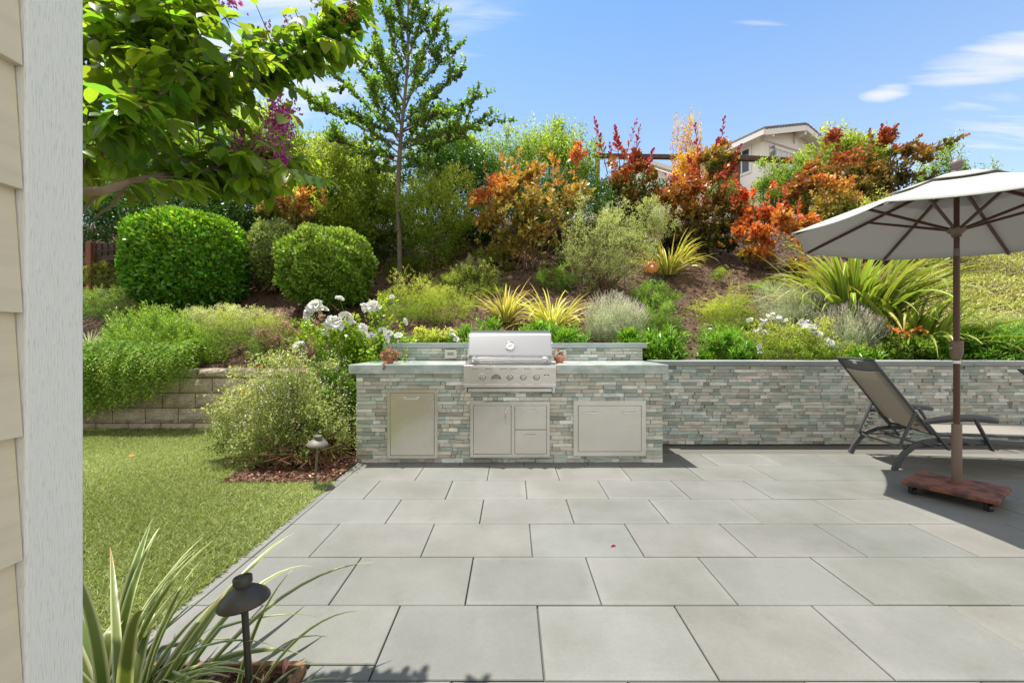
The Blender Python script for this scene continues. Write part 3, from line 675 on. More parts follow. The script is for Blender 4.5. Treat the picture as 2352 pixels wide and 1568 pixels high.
mb.bb(ex - .047, ex - .027, GY - .0028, GY - .002, ez + .0015, ez + .0065); mb.bb(ex + .027, ex + .047, GY - .0028, GY - .002, ez + .0015, ez + .0065)
mb.build('sun_rays', M_dark, emb)
def text_mesh(name, s, size, x, y, z, mt, parent, ital=0.0, width=None):
    cu = bpy.data.curves.new(name, 'FONT'); cu.body = s; cu.size = size; cu.align_x = 'CENTER'; cu.extrude = .0004; cu.shear = ital
    to = bpy.data.objects.new('tmp_text', cu); COL.objects.link(to)
    me = bpy.data.meshes.new_from_object(to.evaluated_get(bpy.context.evaluated_depsgraph_get())); bpy.data.objects.remove(to); bpy.data.curves.remove(cu)
    me.transform(Matrix.Rotation(R(90), 4, 'X')); og = ORG[parent.name]; me.transform(Matrix.Translation(Vector((x, y, z)) - og))
    me.name = name; me.materials.clear(); me.materials.append(mt); return link(name, me, parent)
text_mesh('lettering', 'Solé', .019, ex, GY - .0035, ez + .0165, M_white, emb, .35)
text_mesh('lettering', 'GOURMET', .0085, ex, GY - .0035, ez + .0055, M_dark, emb)
# body behind the panel and drip tray
zs = 1.19 - (901.5 - 781) / F * GY
mb = MB(); mb.bb(PL + .012, PL + .032, GY + .004, FY + .02, zs, zb - .0005); mb.bb(PR - .032, PR - .012, GY + .004, FY + .02, zs, zb - .0005); mb.bb(PL + .033, PR - .033, GY + .035, FY + .019, zs + .001, zb - .001)
mb.build('tray_slot', M_dark, t)
mb = MB(); mb.bb(PL + .040, PR - .036, GY + .012, GY + .034, zs + .006, zb - .009); mb.build('drip_tray', M_steel, t, bevel=.003)
mb = MB(); mb.bb(PL + .010, PL + .034, GY + .000, GY + .003, zs - .002, zb - .0006); mb.build('tray_bracket', M_steel, t); mb = MB(); mb.bb(PR - .034, PR - .010, GY + .000, GY + .003, zs - .002, zb - .0006); mb.build('tray_bracket', M_steel, t)
mb = MB(); mb.bb(PL + .0005, PR - .0005, GY + .0505, 4.555, .80, zt - .001); mb.build('firebox', M_steel, t, bevel=.002)
# hood
hl, hr = (1076.5 - 1176) / F * 4.10, (1266.5 - 1176) / F * 4.10
z1 = 1.19 - (814.4 - 781) / F * 4.10; z2 = 1.19 - (767 - 781) / F * 4.20; z3 = 1.19 - (758.7 - 781) / F * 4.33
prof = [(4.125, zt), (4.112, zt + .02), (4.10, z1 - .012), (4.101, z1 - .004), (4.106, z1 + .004), (4.195, z2 - .016), (4.205, z2 - .004), (4.22, z2 + .006), (4.33, z3), (4.40, z3 - .012), (4.50, z3 - .10), (4.52, zt)]
mb = MB(); mb.prism(prof, hl, hr); hood = mb.build('hood', M_hood, t, smooth=True, bevel=.003)
for xx in (hl - .0065, hr + .0005):
    mb = MB(); mb.prism([(p[0] + (.004 if i < 7 else -.002), p[1] - (.004 if 2 < i < 11 else 0)) for i, p in enumerate(prof)], xx, xx + .006); mb.build('end_cap', M_steel, hood, bevel=.0015)
# thermometer
tx, tz = (1171.5 - 1176) / F * 4.14, 1.19 - (795 - 781) / F * 4.14
dirn = Vector((0, -(z2 - z1), .09)).normalized(); Mt = dirn.to_track_quat('Z', 'Y').to_matrix()
mb = MB(); mb.lathe((tx, 4.148, tz), [(.0001, -.01), (.047, -.01), (.050, .0), (.049, .010), (.044, .014), (.041, .010), (.0001, .010)], 36, Mt); th = mb.build('thermometer', M_steelp, hood, smooth=True)
mb = MB(); mb.lathe((Vector((tx, 4.148, tz)) + dirn * .0105), [(.0001, 0), (.0405, 0), (.0405, .001), (.0001, .001)], 30, Mt); mb.build('dial', M_white, th, smooth=True)
mb = MB(); c_ = Vector((tx, 4.148, tz)) + dirn * .0125; mb.bar(c_ - Mt @ Vector((.022, .010, 0)), c_ + Mt @ Vector((.022, .010, 0)), .003, .001, dirn); mb.build('needle', M_dark, th)
# handle
xa, xb = (1089 - 1176) / F * 4.04, (1255 - 1176) / F * 4.04; zh = 1.19 - (824.7 - 781) / F * 4.04
mb = MB(); mb.tube([(xa, 4.045, zh), (xb, 4.045, zh)], .0125, 16); hb = mb.build('hood_handle', M_steelp, t, smooth=True)
for xx in (xa, xb):
    mb = MB(); mb.lathe((xx - .012, 4.045, zh), [(.0001, -.012), (.012, -.012), (.019, -.004), (.0195, .022), (.014, .034), (.0001, .034)] if xx == xa else [(.0001, -.014), (.014, -.014), (.0195, -.002), (.019, .024), (.012, .034), (.0001, .034)], 18, Matrix.Rotation(R(90), 3, 'Y'))
    mb.tube([(xx, 4.05, zh), (xx, 4.113, zh + .002)], .0095, 12); mb.build('handle_post', M_steelp, hb, smooth=True)
# rotisserie rod beside hood
xr, _, _ = W(1070.6, 0, 4.45); mb = MB(); mb.tube([(xr, 4.45, CT), (xr, 4.45, 1.085)], .0035, 8)
mb.tube([(xr - .005, 4.45, CT + .004), (xr + .05, 4.42, CT + .004)], .004, 8)
tag(mb.build('metal_skewer', M_dark, None, smooth=True), 'thin dark metal rod standing on the counter just left of the grill hood', 'rod')

# ------------------------------------------------ block retaining wall
t = thing('block_wall', 'tan split-face concrete block retaining wall at the back of the lawn', 'wall', (-4, 5.7, 0))
rd = random.Random(5)
def blockmesh(mb, x0, x1, y0, y1, z0, z1):
    nxg, nzg = 7, 5; vs = []
    for j in range(nzg):
        for i in range(nxg):
            fx, fz = i / (nxg - 1), j / (nzg - 1)
            e = min(fx, 1 - fx, (fz) * .5, (1 - fz) * .5)
            dd = .036 * min(1, e * 6) ** .6 + (rd.uniform(-.007, .007) if 0 < i < nxg - 1 and 0 < j < nzg - 1 else rd.uniform(-.003, .003))
            vs.append((x0 + (x1 - x0) * fx, y0 + .026 - dd, z0 + (z1 - z0) * fz))
    fs = [(j * nxg + i, j * nxg + i + 1, (j + 1) * nxg + i + 1, (j + 1) * nxg + i) for j in range(nzg - 1) for i in range(nxg - 1)]
    nb = len(vs); vs += [(x0, y1, z0), (x1, y1, z0), (x1, y1, z1), (x0, y1, z1)]
    fs += [(nb, nb + 1, *range(nxg - 1, -1, -1)), (nb + 3, *range((nzg - 1) * nxg, nzg * nxg), nb + 2), (nb, *range(0, nzg * nxg, nxg), nb + 3), (nb + 1, nb + 2, *range(nzg * nxg - 1, 0, -nxg))]
    mb.add(vs, fs)
mb = MB(); zc = -.08; hts = [.16, .20, .20, .20, .125]
for r, hh in enumerate(hts):
    x = -8.0 + (.0 if r % 2 else .22)
    x1 = -1.42
    while x < x1 - .05:
        w_ = .44; f = rd.uniform(.8, 1.2); mb.col = (f * .56, f * .48, f * .385, 1)
        blockmesh(mb, x + .006, min(x + w_, x1) - .006, 5.57 + r * .012, 5.57 + r * .012 + .26, zc + .004, zc + hh - .004)
        x += w_
    zc += hh
mb.col = (.50, .43, .35, 1)
for r in range(4):
    y = 4.86
    while y < 5.5:
        mb.bb(-1.60, -1.49, y + .002, min(y + .3, 5.56) - .002, -.08 + .22 * r, -.08 + .22 * (r + 1) - .004); y += .3
bw = mb.build('blocks', M_block, t, col=True, smooth=False)
MB().bb(-8, -1.44, 5.86, 5.90, -.05, .78).build('wall_core', M_stoneback, t)

# ------------------------------------------------ house corner at left
t = thing('near_house_corner', 'corner of a beige lap-sided house with white wooden corner boards in the left foreground', 'house', (-.8, .7, 0))
HX = -.754; ex_ = .190; k = 0
mb = MB(); zc = 1.19 + (781 - 718) / F * .645 - ex_ * 7
for k in range(19):
    z0 = zc + k * ex_
    if z0 < -.1: z0_ = -.1
    # lap board on the side facing the patio (runs along y)
    vs = [(HX - .013, -5, z0 + ex_ + .012), (HX + .001, -5, z0), (HX - .020, -5, z0), (HX - .030, -5, z0 + ex_ + .012)]
    vs += [(a, .6435, c) for a, _, c in vs]
    mb.add(vs, [(0, 1, 5, 4), (1, 2, 6, 5), (2, 3, 7, 6), (3, 0, 4, 7), (0, 3, 2, 1), (4, 5, 6, 7)])
    ys0 = .730 - .006
    vs = [(-5, ys0 - .016, z0 + ex_ + .012), (-5, ys0, z0), (-5, ys0 - .022, z0), (-5, ys0 - .028, z0 + ex_ + .012)]
    vs += [(-.85, b2, c) for _, b2, c in vs]
    mb.add(vs, [(0, 1, 5, 4), (1, 2, 6, 5), (2, 3, 7, 6), (3, 0, 4, 7), (0, 3, 2, 1), (4, 5, 6, 7)])
mb.build('siding', M_siding, t)
mb = MB(); mb.bb(HX - .024, HX + .004, .645, .732, 0, 3.6); mb.build('corner_board', M_postw, t, bevel=.003); mb = MB(); mb.bb(HX - .11, HX - .0245, .704, .7315, 0, 3.6); mb.build('corner_board', M_postw, t, bevel=.003)
MB().bb(-5, HX - .031, -5, .69, 0, 3.55).build('wall', M_siding, t)
# nail dents
for (px, py) in ((80, 620), (113, 625), (78, 1248), (124, 1240)):
    Yk = HX * F / (px - 1176); p = (HX + .0042, Yk, 1.19 - (py - 781) / F * Yk); mb = MB()
    mb.lathe(p, [(.0001, .0004), (.0026, .0004), (.0034, .0002), (.0036, 0)], 12, Matrix.Rotation(R(90), 3, 'Y')); mb.build('nail', M_postw, t)

# ------------------------------------------------ path lights
def pathlight(base, h, rr, lean, mt, label, scale=1):
    t = thing('path_light', label, 'path light', base, 'mushroom path lights beside the patio')
    b = Vector(base); top = b + Vector((lean[0], lean[1], h))
    ax = (top - b).normalized(); Mz = ax.to_track_quat('Z', 'Y').to_matrix()
    mb = MB(); mb.tube([b - ax * .03, top], [.0105 * scale] * 2, 14); st = mb.build('stem', mt, t, smooth=True)
    mb = MB(); mb.lathe(top - ax * .012, [(.0001, -.002), (rr * .22, -.002), (rr * .96, -.003), (rr, .001), (rr * .99, .008), (rr * .86, .022), (rr * .62, .036), (rr * .40, .046), (rr * .31, .050), (rr * .31, .056), (rr * .37, .058), (rr * .37, .076), (rr * .34, .079), (rr * .30, .079), (rr * .28, .075), (.0001, .075)], 32, Mz)
    cap = mb.build('cap', mt, t, smooth=True)
    mb = MB(); mb.lathe(top - ax * .022, [(.0001, -.004), (.022, -.004), (.026, .008), (.0001, .008)], 18, Mz); mb.build('lamp_socket', mt, t, smooth=True)
    return t
bx, by, bz = -.82, 1.295, .0
pathlight((bx + .015, by, 0), .378, .074, (-.040, .022), M_lamp, 'dark bronze path light in the foreground bed leaning over striped flax leaves', .95)
px_, py_, _ = W(723, 1115, 3.42)
pathlight((px_, py_, .005), .345, .083, (.032, -.02), M_lampg, 'small weathered grey path light in front of the pale bush beside the lawn', .9)

# ------------------------------------------------ umbrella
C0 = Vector((3.3825, 3.18)); RC = 1.085; ZR = 2.015; ROT = R(-18.7); TA = -.068
t = thing('patio_umbrella', 'light grey market umbrella on a brown pole over the loungers', 'umbrella', (3.405, 3.2, .1))
def cpt(r, a, z): x, y = r * math.cos(a), r * math.sin(a); return Vector((C0.x + x, C0.y + y, z + TA * x))
ZA = 2.44
def canopy(mb, r0, r1, zf, ns=6, thick=.004, sag=.05):
    na = 8; sub = 8; vs = []
    for j in range(ns + 1):
        r = r0 + (r1 - r0) * j / ns
        for k in range(na * sub):
            a = ROT + 2 * math.pi * k / (na * sub); f = (k % sub) / sub; 
            # straight-sided octagon with the edge pulled inwards between ribs
            al = (f - .5) * 2 * math.pi / na; rr = r * math.cos(math.pi / na) / math.cos(al) * (1 - .035 * (1 - abs(2 * f - 1) ** 2) * (r / r1))
            dz = -.014 * (1 - (2 * f - 1) ** 2) * (r / RC)
            vs.append(cpt(rr, a, zf(r) + dz))
    K = na * sub
    fs = [(j * K + k, j * K + (k + 1) % K, (j + 1) * K + (k + 1) % K, (j + 1) * K + k) for j in range(ns) for k in range(K)]
    mb.add(vs, fs)
zc_ = lambda r: ZA - (ZA - ZR) * (r / RC) ** 1.12
mb = MB(); canopy(mb, .235, RC, zc_, 8); cn = mb.build('canopy', M_canvas, t, smooth=True)
md = cn.modifiers.new('thick', 'SOLIDIFY'); md.thickness = .003; md.offset = 1
mb = MB(); canopy(mb, .02, .40, lambda r: zc_(r) + .028 - .012 * r, 4); vt = mb.build('vent_flap', M_canvas, t, smooth=True)
md = vt.modifiers.new('thick', 'SOLIDIFY'); md.thickness = .003; md.offset = 1
# hem strip
mb = MB()
for k in range(8):
    a = ROT + k * math.pi / 4; p = cpt(RC * .985, a, ZR - .004); q = cpt(.03, a, ZA - .03)
    rb = MB(); rb.bar(p, q, .016, .024); rib = rb.build('rib', M_bronze, t, bevel=.002)
    s0 = cpt(.56, a, zc_(.56) - .03); s1 = cpt(.05, a, 2.035); sb = MB(); sb.bar(s0, s1, .014, .02); sb.build('strut', M_bronze, rib, bevel=.002)
    eb = MB(); eb.tube([p + (p - q).normalized() * -.02, p + (p - q).normalized() * .012], .012, 8); eb.build('rib_tip', M_canvas, rib, smooth=True)
P0 = Vector((3.405, 3.20, .095)); P1 = Vector((C0.x, C0.y, ZA + .03))
def pp(z): f = (z - P0.z) / (P1.z - P0.z); return P0.lerp(P1, f)
mb = MB(); mb.tube([pp(.5), pp(1.83)], .0190, 18); pole = mb.build('lower_pole', M_bronze, t, smooth=True)
mb = MB(); mb.tube([pp(1.86), pp(2.44)], .0165, 18); mb.build('upper_pole', M_bronze, t, smooth=True)
mb = MB(); mb.tube([pp(1.83), pp(1.885)], .0178, 18); mb.build('tilt_joint', M_finial, t, smooth=True)
mb = MB(); mb.tube([pp(.098), pp(.545), pp(.552)], [.030, .030, .026], 20); mb.build('base_sleeve', M_bronzl, t, smooth=True)
mb = MB(); mb.tube([pp(1.185), pp(1.18), pp(1.10), pp(1.075), pp(1.045)], [.030, .038, .038, .034, .026], 20); ck = mb.build('crank_housing', M_bronzl, t, smooth=True)
mb = MB(); mb.tube([pp(1.13) + Vector((-.034, 0, 0)), pp(1.13) + Vector((-.050, 0, 0))], .010, 12); mb.build('crank_stub', M_steelp, ck, smooth=True)
mb = MB(); mb.tube([pp(1.035), pp(1.012)], .0225, 18); mb.build('collar_ring', M_white, t, smooth=True)
mb = MB(); hc = pp(2.02); mb.lathe(hc, [(.018, -.045), (.028, -.045), (.028, -.028), (.036, -.02), (.056, .0), (.060, .018), (.055, .026), (.018, .026)], 24); mb.build('strut_hub', M_bronzl, t, smooth=True)
mb = MB(); mb.lathe(pp(2.30), [(.017, -.02), (.04, -.02), (.044, .02), (.017, .02)], 20); mb.build('crown_hub', M_bronze, t, smooth=True)
mb = MB(); fc = Vector((C0.x, C0.y, ZA + .02)); mb.lathe(fc, [(.0001, 0), (.034, 0), (.030, .02), (.024, .028), (.030, .036), (.038, .052), (.040, .07), (.035, .088), (.020, .102), (.0001, .106)], 24); mb.build('finial', M_finial, t, smooth=True)

t = thing('umbrella_base', 'rusty square steel umbrella base on small black casters', 'umbrella base', (3.366, 3.175, 0))
ang = math.atan2(.270, .413)
Mr = Matrix.Rotation(ang, 3, 'Z'); cc = Vector((3.366, 3.175, .084))
mb = MB(); mb.box(cc, (.495, .50, .028), M=Mr); mb.build('plate', M_rust, t, bevel=.004)
mb = MB(); mb.lathe((3.405, 3.2, .0985), [(.0001, 0), (.050, 0), (.050, .006), (.034, .010), (.0001, .010)], 24); mb.build('socket_flange', M_rust, t, smooth=True)
for sx, sy in ((-1, -1), (1, -1), (1, 1), (-1, 1)):
    p = cc + Mr @ Vector((sx * .195, sy * .195, 0)); p.z = .024
    mb = MB(); mb.tube([p + Vector((-.014, 0, 0)), p + Vector((.014, 0, 0))], .024, 18); wh = mb.build('caster', M_black, t, smooth=True)
    mb = MB(); mb.box(p + Vector((-.019, 0, .02)), (.003, .03, .05)); mb.box(p + Vector((.019, 0, .02)), (.003, .03, .05)); mb.box(p + Vector((0, 0, .0435)), (.034, .034, .004)); mb.build('fork', M_dark, wh)

# ------------------------------------------------ loungers
def lounger(o, rot, label, back=R(54)):
    t = thing('sun_lounger', label, 'lounger', (*o, 0), 'sling loungers beside the wall')
    Mz = Matrix.Rotation(rot, 3, 'Z'); O = Vector((*o, 0)); WD = .60
    P = lambda s, y, z: O + Mz @ Vector((s, y, z))
    legp = [(0, 0), (.035, .08), (.09, .165), (.16, .228), (.25, .268), (.36, .285), (.6, .285), (1.0, .28), (1.35, .28), (1.5, .268), (1.6, .225), (1.68, .15), (1.74, .06), (1.77, 0)]
    yd = Mz @ Vector((0, 1, 0))
    for y in (0, WD):
        mb = MB(); n = len(legp); mb.tube([P(s, y, z) for s, z in legp], .026, 4, ref=tuple(yd), sx=1.25, sy=.8, rot=math.pi / 4); mb.build('side_frame', M_char, t, bevel=.004)
    cb_, sb_ = math.cos(back), math.sin(back); B0 = (.34, .335); Lb = .83
    bt = lambda f: (B0[0] - cb_ * Lb * f, B0[1] + sb_ * Lb * f)
    for y in (.045, WD - .045):
        pts = [(1.62, .335), (.60, .335), (.42, .325), B0] + [bt(f) for f in (.1, .4, .7, 1.0)]
        mb = MB(); mb.tube([P(s, y, z) for s, z in pts], .014, 8, ref=tuple(yd), sy=1.2); mb.build('sling_rail', M_char, t, smooth=True)
    mb = MB(); s, z = bt(1.0); mb.tube([P(s, .045, z), P(s, WD - .045, z)], .013, 8)
    mb.tube([P(1.62, .045, .335), P(1.62, WD - .045, .335)], .013, 8); mb.tube([P(.62, .0, .285), P(.62, WD, .285)], .012, 8); mb.tube([P(1.25, .0, .28), P(1.25, WD, .28)], .012, 8)
    mb.build('cross_bar', M_char, t, smooth=True)
    # sling
    def sheet(pts, name, mt, nz=.0):
        vs = []; ny_ = 5
        for s, z in pts:
            for j in range(ny_): 
                y = .05 + (WD - .10) * j / (ny_ - 1); sg = .018 * (1 - (2 * j / (ny_ - 1) - 1) ** 2); vs.append(P(s + nz * sg, y, z - sg * (1 - abs(nz))))
        mb = MB(); mb.add(vs, [(i * ny_ + j, i * ny_ + j + 1, (i + 1) * ny_ + j + 1, (i + 1) * ny_ + j) for i in range(len(pts) - 1) for j in range(ny_ - 1)])
        o_ = mb.build(name, mt, t, smooth=True); md = o_.modifiers.new('thick', 'SOLIDIFY'); md.thickness = .003; return o_
    sheet([(1.61, .34), (1.2, .34), (.8, .338), (.55, .335), (.44, .338), (.38, .352), (.345, .385)] + [bt(f) for f in (.12, .3, .5, .7, .84)], 'sling', M_sling, 0)
    sheet([bt(f) for f in (.845, .9, .95, .998)], 'head_panel', M_slingd, 0)
    mb = MB(); s, z = bt(.965); mb.box(P(s - .012, .30, z - .012), (.004, .05, .03), M=Mz @ Matrix.Rotation(-(math.pi / 2 - back), 3, 'Y')); mb.build('care_tag', M_white, t)
    # back supports with notched edge
    for y in (.02, WD - .02):
        s0, z0 = bt(.30); pts = [(s0, z0), (s0 - .10, .30), (s0 - .125, .235), (s0 - .10, .205)]
        mb = MB(); mb.tube([P(s, y, z) for s, z in pts], .012, 8, ref=tuple(yd), sy=1.3); sp = mb.build('back_support', M_char, t, smooth=True)
        mb = MB()
        for q in range(5):
            f = q / 5; s = s0 - .10 * f + .02; z = z0 - .075 - (z0 - .28) * f * .8; mb.tube([P(s - .012, y, z), P(s + .012, y, z - .006), P(s + .020, y, z + .008)], [.007, .006, .003], 6, ref=tuple(yd))
        mb.build('notches', M_char, sp, smooth=True)
        mb = MB(); mb.tube([P(s0 - .12, y, .235), P(s0 + .0, y, .215), P(s0 + .22, y, .235), P(s0 + .30, y, .265)], .009, 8); mb.build('link_arm', M_char, t, smooth=True)
    s0, z0 = bt(.30); mb = MB(); mb.tube([P(s0 - .10, .02, .205), P(s0 - .10, WD - .02, .205)], .010, 8); mb.tube([P(s0 + .10, .0, .225), P(s0 + .10, WD, .225)], .010, 8); mb.build('support_bar', M_char, t, smooth=True)
    # armrests
    for y in (-.035, WD + .035):
        pts = [(.21, .452), (.33, .478), (.48, .497), (.62, .500), (.74, .490), (.80, .474)]
        mb = MB(); mb.tube([P(s, y, z) for s, z in pts], [.016, .022, .024, .024, .022, .014], 8, ref=tuple(yd), sx=1.35, sy=.42); ar = mb.build('armrest', M_char, t, smooth=True)
        for (pa, pb, pc, w1) in (((.62, .492), (.76, .215), (.56, .275), .034), ((.24, .45), (.42, .21), (.22, .262), .030)):
            mb = MB(); mb.bar(P(pa[0], y * .9, pa[1]), P(pb[0], y * .85, pb[1]), .015, w1, tuple(yd)); mb.bar(P(pb[0], y * .85, pb[1] + .003), P(pc[0], y * .85, pc[1]), .012, .014, tuple(yd)); mb.build('arm_strut', M_char, ar, bevel=.002)
    return t
lounger((3.49, 3.82), R(-8), 'charcoal lounger with raised grey sling back behind the umbrella base')
lounger((5.66, 3.90), R(-6), 'charcoal lounger cut off by the right edge with only its raised back visible', R(41))

# ------------------------------------------------ far house
hu = Vector((-.435, .90, 0)).normalized(); hv = Vector((.905, .425, 0)).normalized(); HC = Vector((11.90, 20, -.02))
t = thing('far_house', 'cream two-storey house with white trim and grey tile roof beyond the hill crest', 'house', (12.26, 20, 4.5))
def hp(s, v, z): return HC + hu * s + hv * v + Vector((0, 0, z))
mb = MB(); GW = 5.2; LN = 11; ev = 10.95; pk = 11.66
fl = [hp(0, 0, 3), hp(0, GW, 3), hp(0, GW, ev), hp(0, GW / 2, pk), hp(0, 0, ev)]; bk = [hp(LN, 0, 3), hp(LN, GW, 3), hp(LN, GW, ev), hp(LN, GW / 2, pk), hp(LN, 0, ev)]
mb.add(fl + bk, [(0, 1, 2, 3, 4), (9, 8, 7, 6, 5), (0, 4, 9, 5), (1, 6, 7, 2)]); mb.build('wall', M_wall, t)
def slab(mb, q, th):
    q = [Vector(p) for p in q]; mb.add(q + [p + Vector((0, 0, th)) for p in q], [(3, 2, 1, 0), (4, 5, 6, 7), (0, 1, 5, 4), (1, 2, 6, 5), (2, 3, 7, 6), (3, 0, 4, 7)])
sl_ = .31
mb = MB()
slab(mb, [hp(-.55, -.55, ev - .17 + .02), hp(-.55, GW / 2, pk + .03), hp(LN, GW / 2, pk + .03), hp(LN, -.55, ev - .17 + .02)], .10)
slab(mb, [hp(-.55, GW / 2, pk + .03), hp(-.55, GW + .55, ev - .15), hp(LN, GW + .55, ev - .15), hp(LN, GW / 2, pk + .03)], .10); rf = mb.build('roof', M_trim, t)
mb = MB()
nt_ = 14
for side in (0, 1):
    for k in range(nt_):
        f0, f1 = k / nt_, (k + 1) / nt_
        a0, a1 = (-.58 + (GW / 2 + .58) * f0, -.58 + (GW / 2 + .58) * f1); zf_ = lambda a: pk + .135 - (GW / 2 - a) * (pk + .03 - (ev - .15)) / (GW / 2 + .55)
        if side: q = [hp(-.60, GW - a0, zf_(a0) + .03), hp(-.60, GW - a1, zf_(a1) - .02), hp(LN, GW - a1, zf_(a1) - .02), hp(LN, GW - a0, zf_(a0) + .03)]; q = q[::-1]
        else: q = [hp(-.60, a0, zf_(a0) + .03), hp(-.60, a1, zf_(a1) - .02), hp(LN, a1, zf_(a1) - .02), hp(LN, a0, zf_(a0) + .03)]
        slab(mb, q, .11)
mb.build('roof_tiles', M_tile, t)
mb = MB()   # rake boards, gable beam, brackets, gutter
mb.bar(hp(-.57, -.56, ev - .17), hp(-.57, GW / 2, pk), .05, .26); mb.bar(hp(-.57, GW + .56, ev - .17), hp(-.57, GW / 2 + .01, pk), .05, .26)
mb.bar(hp(-.06, .02, ev - .05), hp(-.06, GW, ev - .05), .10, .24); mb.bar(hp(-.06, GW / 2, ev), hp(-.06, GW / 2, pk - .1), .10, .14)
for v in (.12, GW / 2, GW - .1):
    zz = ev - .12 if v != GW / 2 else pk - .22
    mb.bar(hp(-.02, v, zz), hp(-.55, v, zz + .02), .12, .22)
mb.bar(hp(-.58, -.60, ev - .17), hp(LN, -.60, ev - .17), .10, .22)
mb.build('trim_boards', M_trim, t)
def hwin(s0, s1, z0, z1, side='u', bars=2, glass=M_glass):
    f = (lambda a, o_, z: hp(a, -o_, z)) if side == 'u' else (lambda a, o_, z: hp(-o_, a, z))
    mb = MB()
    for (a, b, c, d) in ((s0 - .12, s0, z0 - .12, z1 + .12), (s1, s1 + .12, z0 - .12, z1 + .12), (s0, s1, z1, z1 + .12), (s0, s1, z0 - .12, z0)):
        q = [f(a, .06, c), f(b, .06, c), f(b, .06, d), f(a, .06, d), f(a, 0, c), f(b, 0, c), f(b, 0, d), f(a, 0, d)]
        mb.add(q, [(0, 1, 2, 3), (0, 4, 5, 1), (1, 5, 6, 2), (2, 6, 7, 3), (3, 7, 4, 0)])
    for k in range(1, bars):
        a = s0 + (s1 - s0) * k / bars; mb.add([f(a - .03, .05, z0), f(a + .03, .05, z0), f(a + .03, .05, z1), f(a - .03, .05, z1), f(a - .03, .02, z0), f(a + .03, .02, z0), f(a + .03, .02, z1), f(a - .03, .02, z1)], [(0, 1, 2, 3), (0, 4, 5, 1), (1, 5, 6, 2), (2, 6, 7, 3), (3, 7, 4, 0)])
    w_ = mb.build('window', M_trim, t)
    mb = MB(); mb.add([f(s0, .025, z0), f(s1, .025, z0), f(s1, .025, z1), f(s0, .025, z1)], [(0, 1, 2, 3)]); mb.build('pane', glass, w_)
hwin(.56, 1.75, 9.5, 10.6, 'u', 3)
M_shut = mat('white shutters', (.62, .64, .66), .5)
hwin(.75, 2.9, 9.0, 10.55, 'v', 5, M_shut)
hwin(-.0 + .6, 1.9, 6.6, 7.35, 'v', 4, M_shut)
# lower roofs (porch gables) in front of the side wall
def lowroof(c, half, depth, ez_, pz, name):
    c = Vector(c); u2 = hv; d2 = -hu
    q = lambda a, b_, z: Vector((c.x, c.y, 0)) + u2 * a + d2 * b_ + Vector((0, 0, z))
    mb = MB(); mb.add([q(-half, 0, 3), q(half, 0, 3), q(half, 0, ez_), q(0, 0, pz), q(-half, 0, ez_), q(-half, -depth, 3), q(half, -depth, 3), q(half, -depth, ez_), q(0, -depth, pz), q(-half, -depth, ez_)], [(0, 1, 2, 3, 4), (0, 4, 9, 5), (1, 6, 7, 2)])
    lw = mb.build('wing_wall', M_wall, t)
    mb = MB(); slab(mb, [q(-half - .4, .4, ez_ - .1), q(0, .4, pz + .02), q(0, -depth, pz + .02), q(-half - .4, -depth, ez_ - .1)], .22); slab(mb, [q(0, .4, pz + .02), q(half + .4, .4, ez_ - .1), q(half + .4, -depth, ez_ - .1), q(0, -depth, pz + .02)], .22); mb.build('wing_fascia', M_trim, lw)
    mb = MB()
    for k in range(8):
        f0, f1 = k / 8, (k + 1) / 8
        for sg in (-1, 1):
            a0, a1 = sg * (half + .42) * (1 - f0), sg * (half + .42) * (1 - f1); zz0 = ez_ + .13 + (pz - ez_ + .12) * f0; zz1 = ez_ + .10 + (pz - ez_ + .12) * f1
            qq = [q(a0, .43, zz0), q(a1, .43, zz1), q(a1, -depth, zz1), q(a0, -depth, zz0)]
            slab(mb, qq if sg < 0 else qq[::-1], .08)
    mb.build('wing_tiles', M_tile, lw)
a = hp(1.4, -1.9, 0); lowroof((a.x, a.y), 2.4, 3.0, 8.55, 9.05, 'a')
a = hp(-.8, 2.9, 0); lowroof((a.x, a.y), 2.2, 2.2, 8.75, 9.45, 'b')
# second house sliver at left of the red bush
t2 = thing('white_gable_house', 'pale gable end of a neighbouring house glimpsed between the red bushes', 'house', (5.9, 18, 4.5))
mb = MB(); X0, X1 = 5.0, 7.2; mb.add([(X0, 18, 3), (X1 + .4, 18, 3), (X1 + .4, 18, 8.1), (X0 + .6, 18, 8.75), (X0 - .8, 18, 8.1), (X0 - .8, 18, 3), (X0, 24, 3), (X1, 24, 8.1)], [(0, 1, 2, 3, 4, 5)]); mb.bb(X0 - .7, X1 + .4, 18.02, 23, 3, 8.05); mb.build('wall', M_wall, t2)
mb = MB(); mb.bar((X0 - 1.2, 17.9, 7.9), (X0 + .6, 17.9, 8.85), .3, .16); mb.bar((X0 + .6, 17.9, 8.85), (X1 + .9, 17.9, 8.05), .3, .16); mb.bb(X0 - .9, X1 + .6, 17.7, 18.0, 7.22, 7.36); mb.build('trim_boards', M_trim, t2)
mb = MB(); 
for k in range(16): mb.bb(X0 - .85 + k * .22, X0 - .66 + k * .22, 17.68, 18.3, 7.37 + .01 * (k % 2), 7.55)
mb.build('roof_tiles', M_tile, t2)

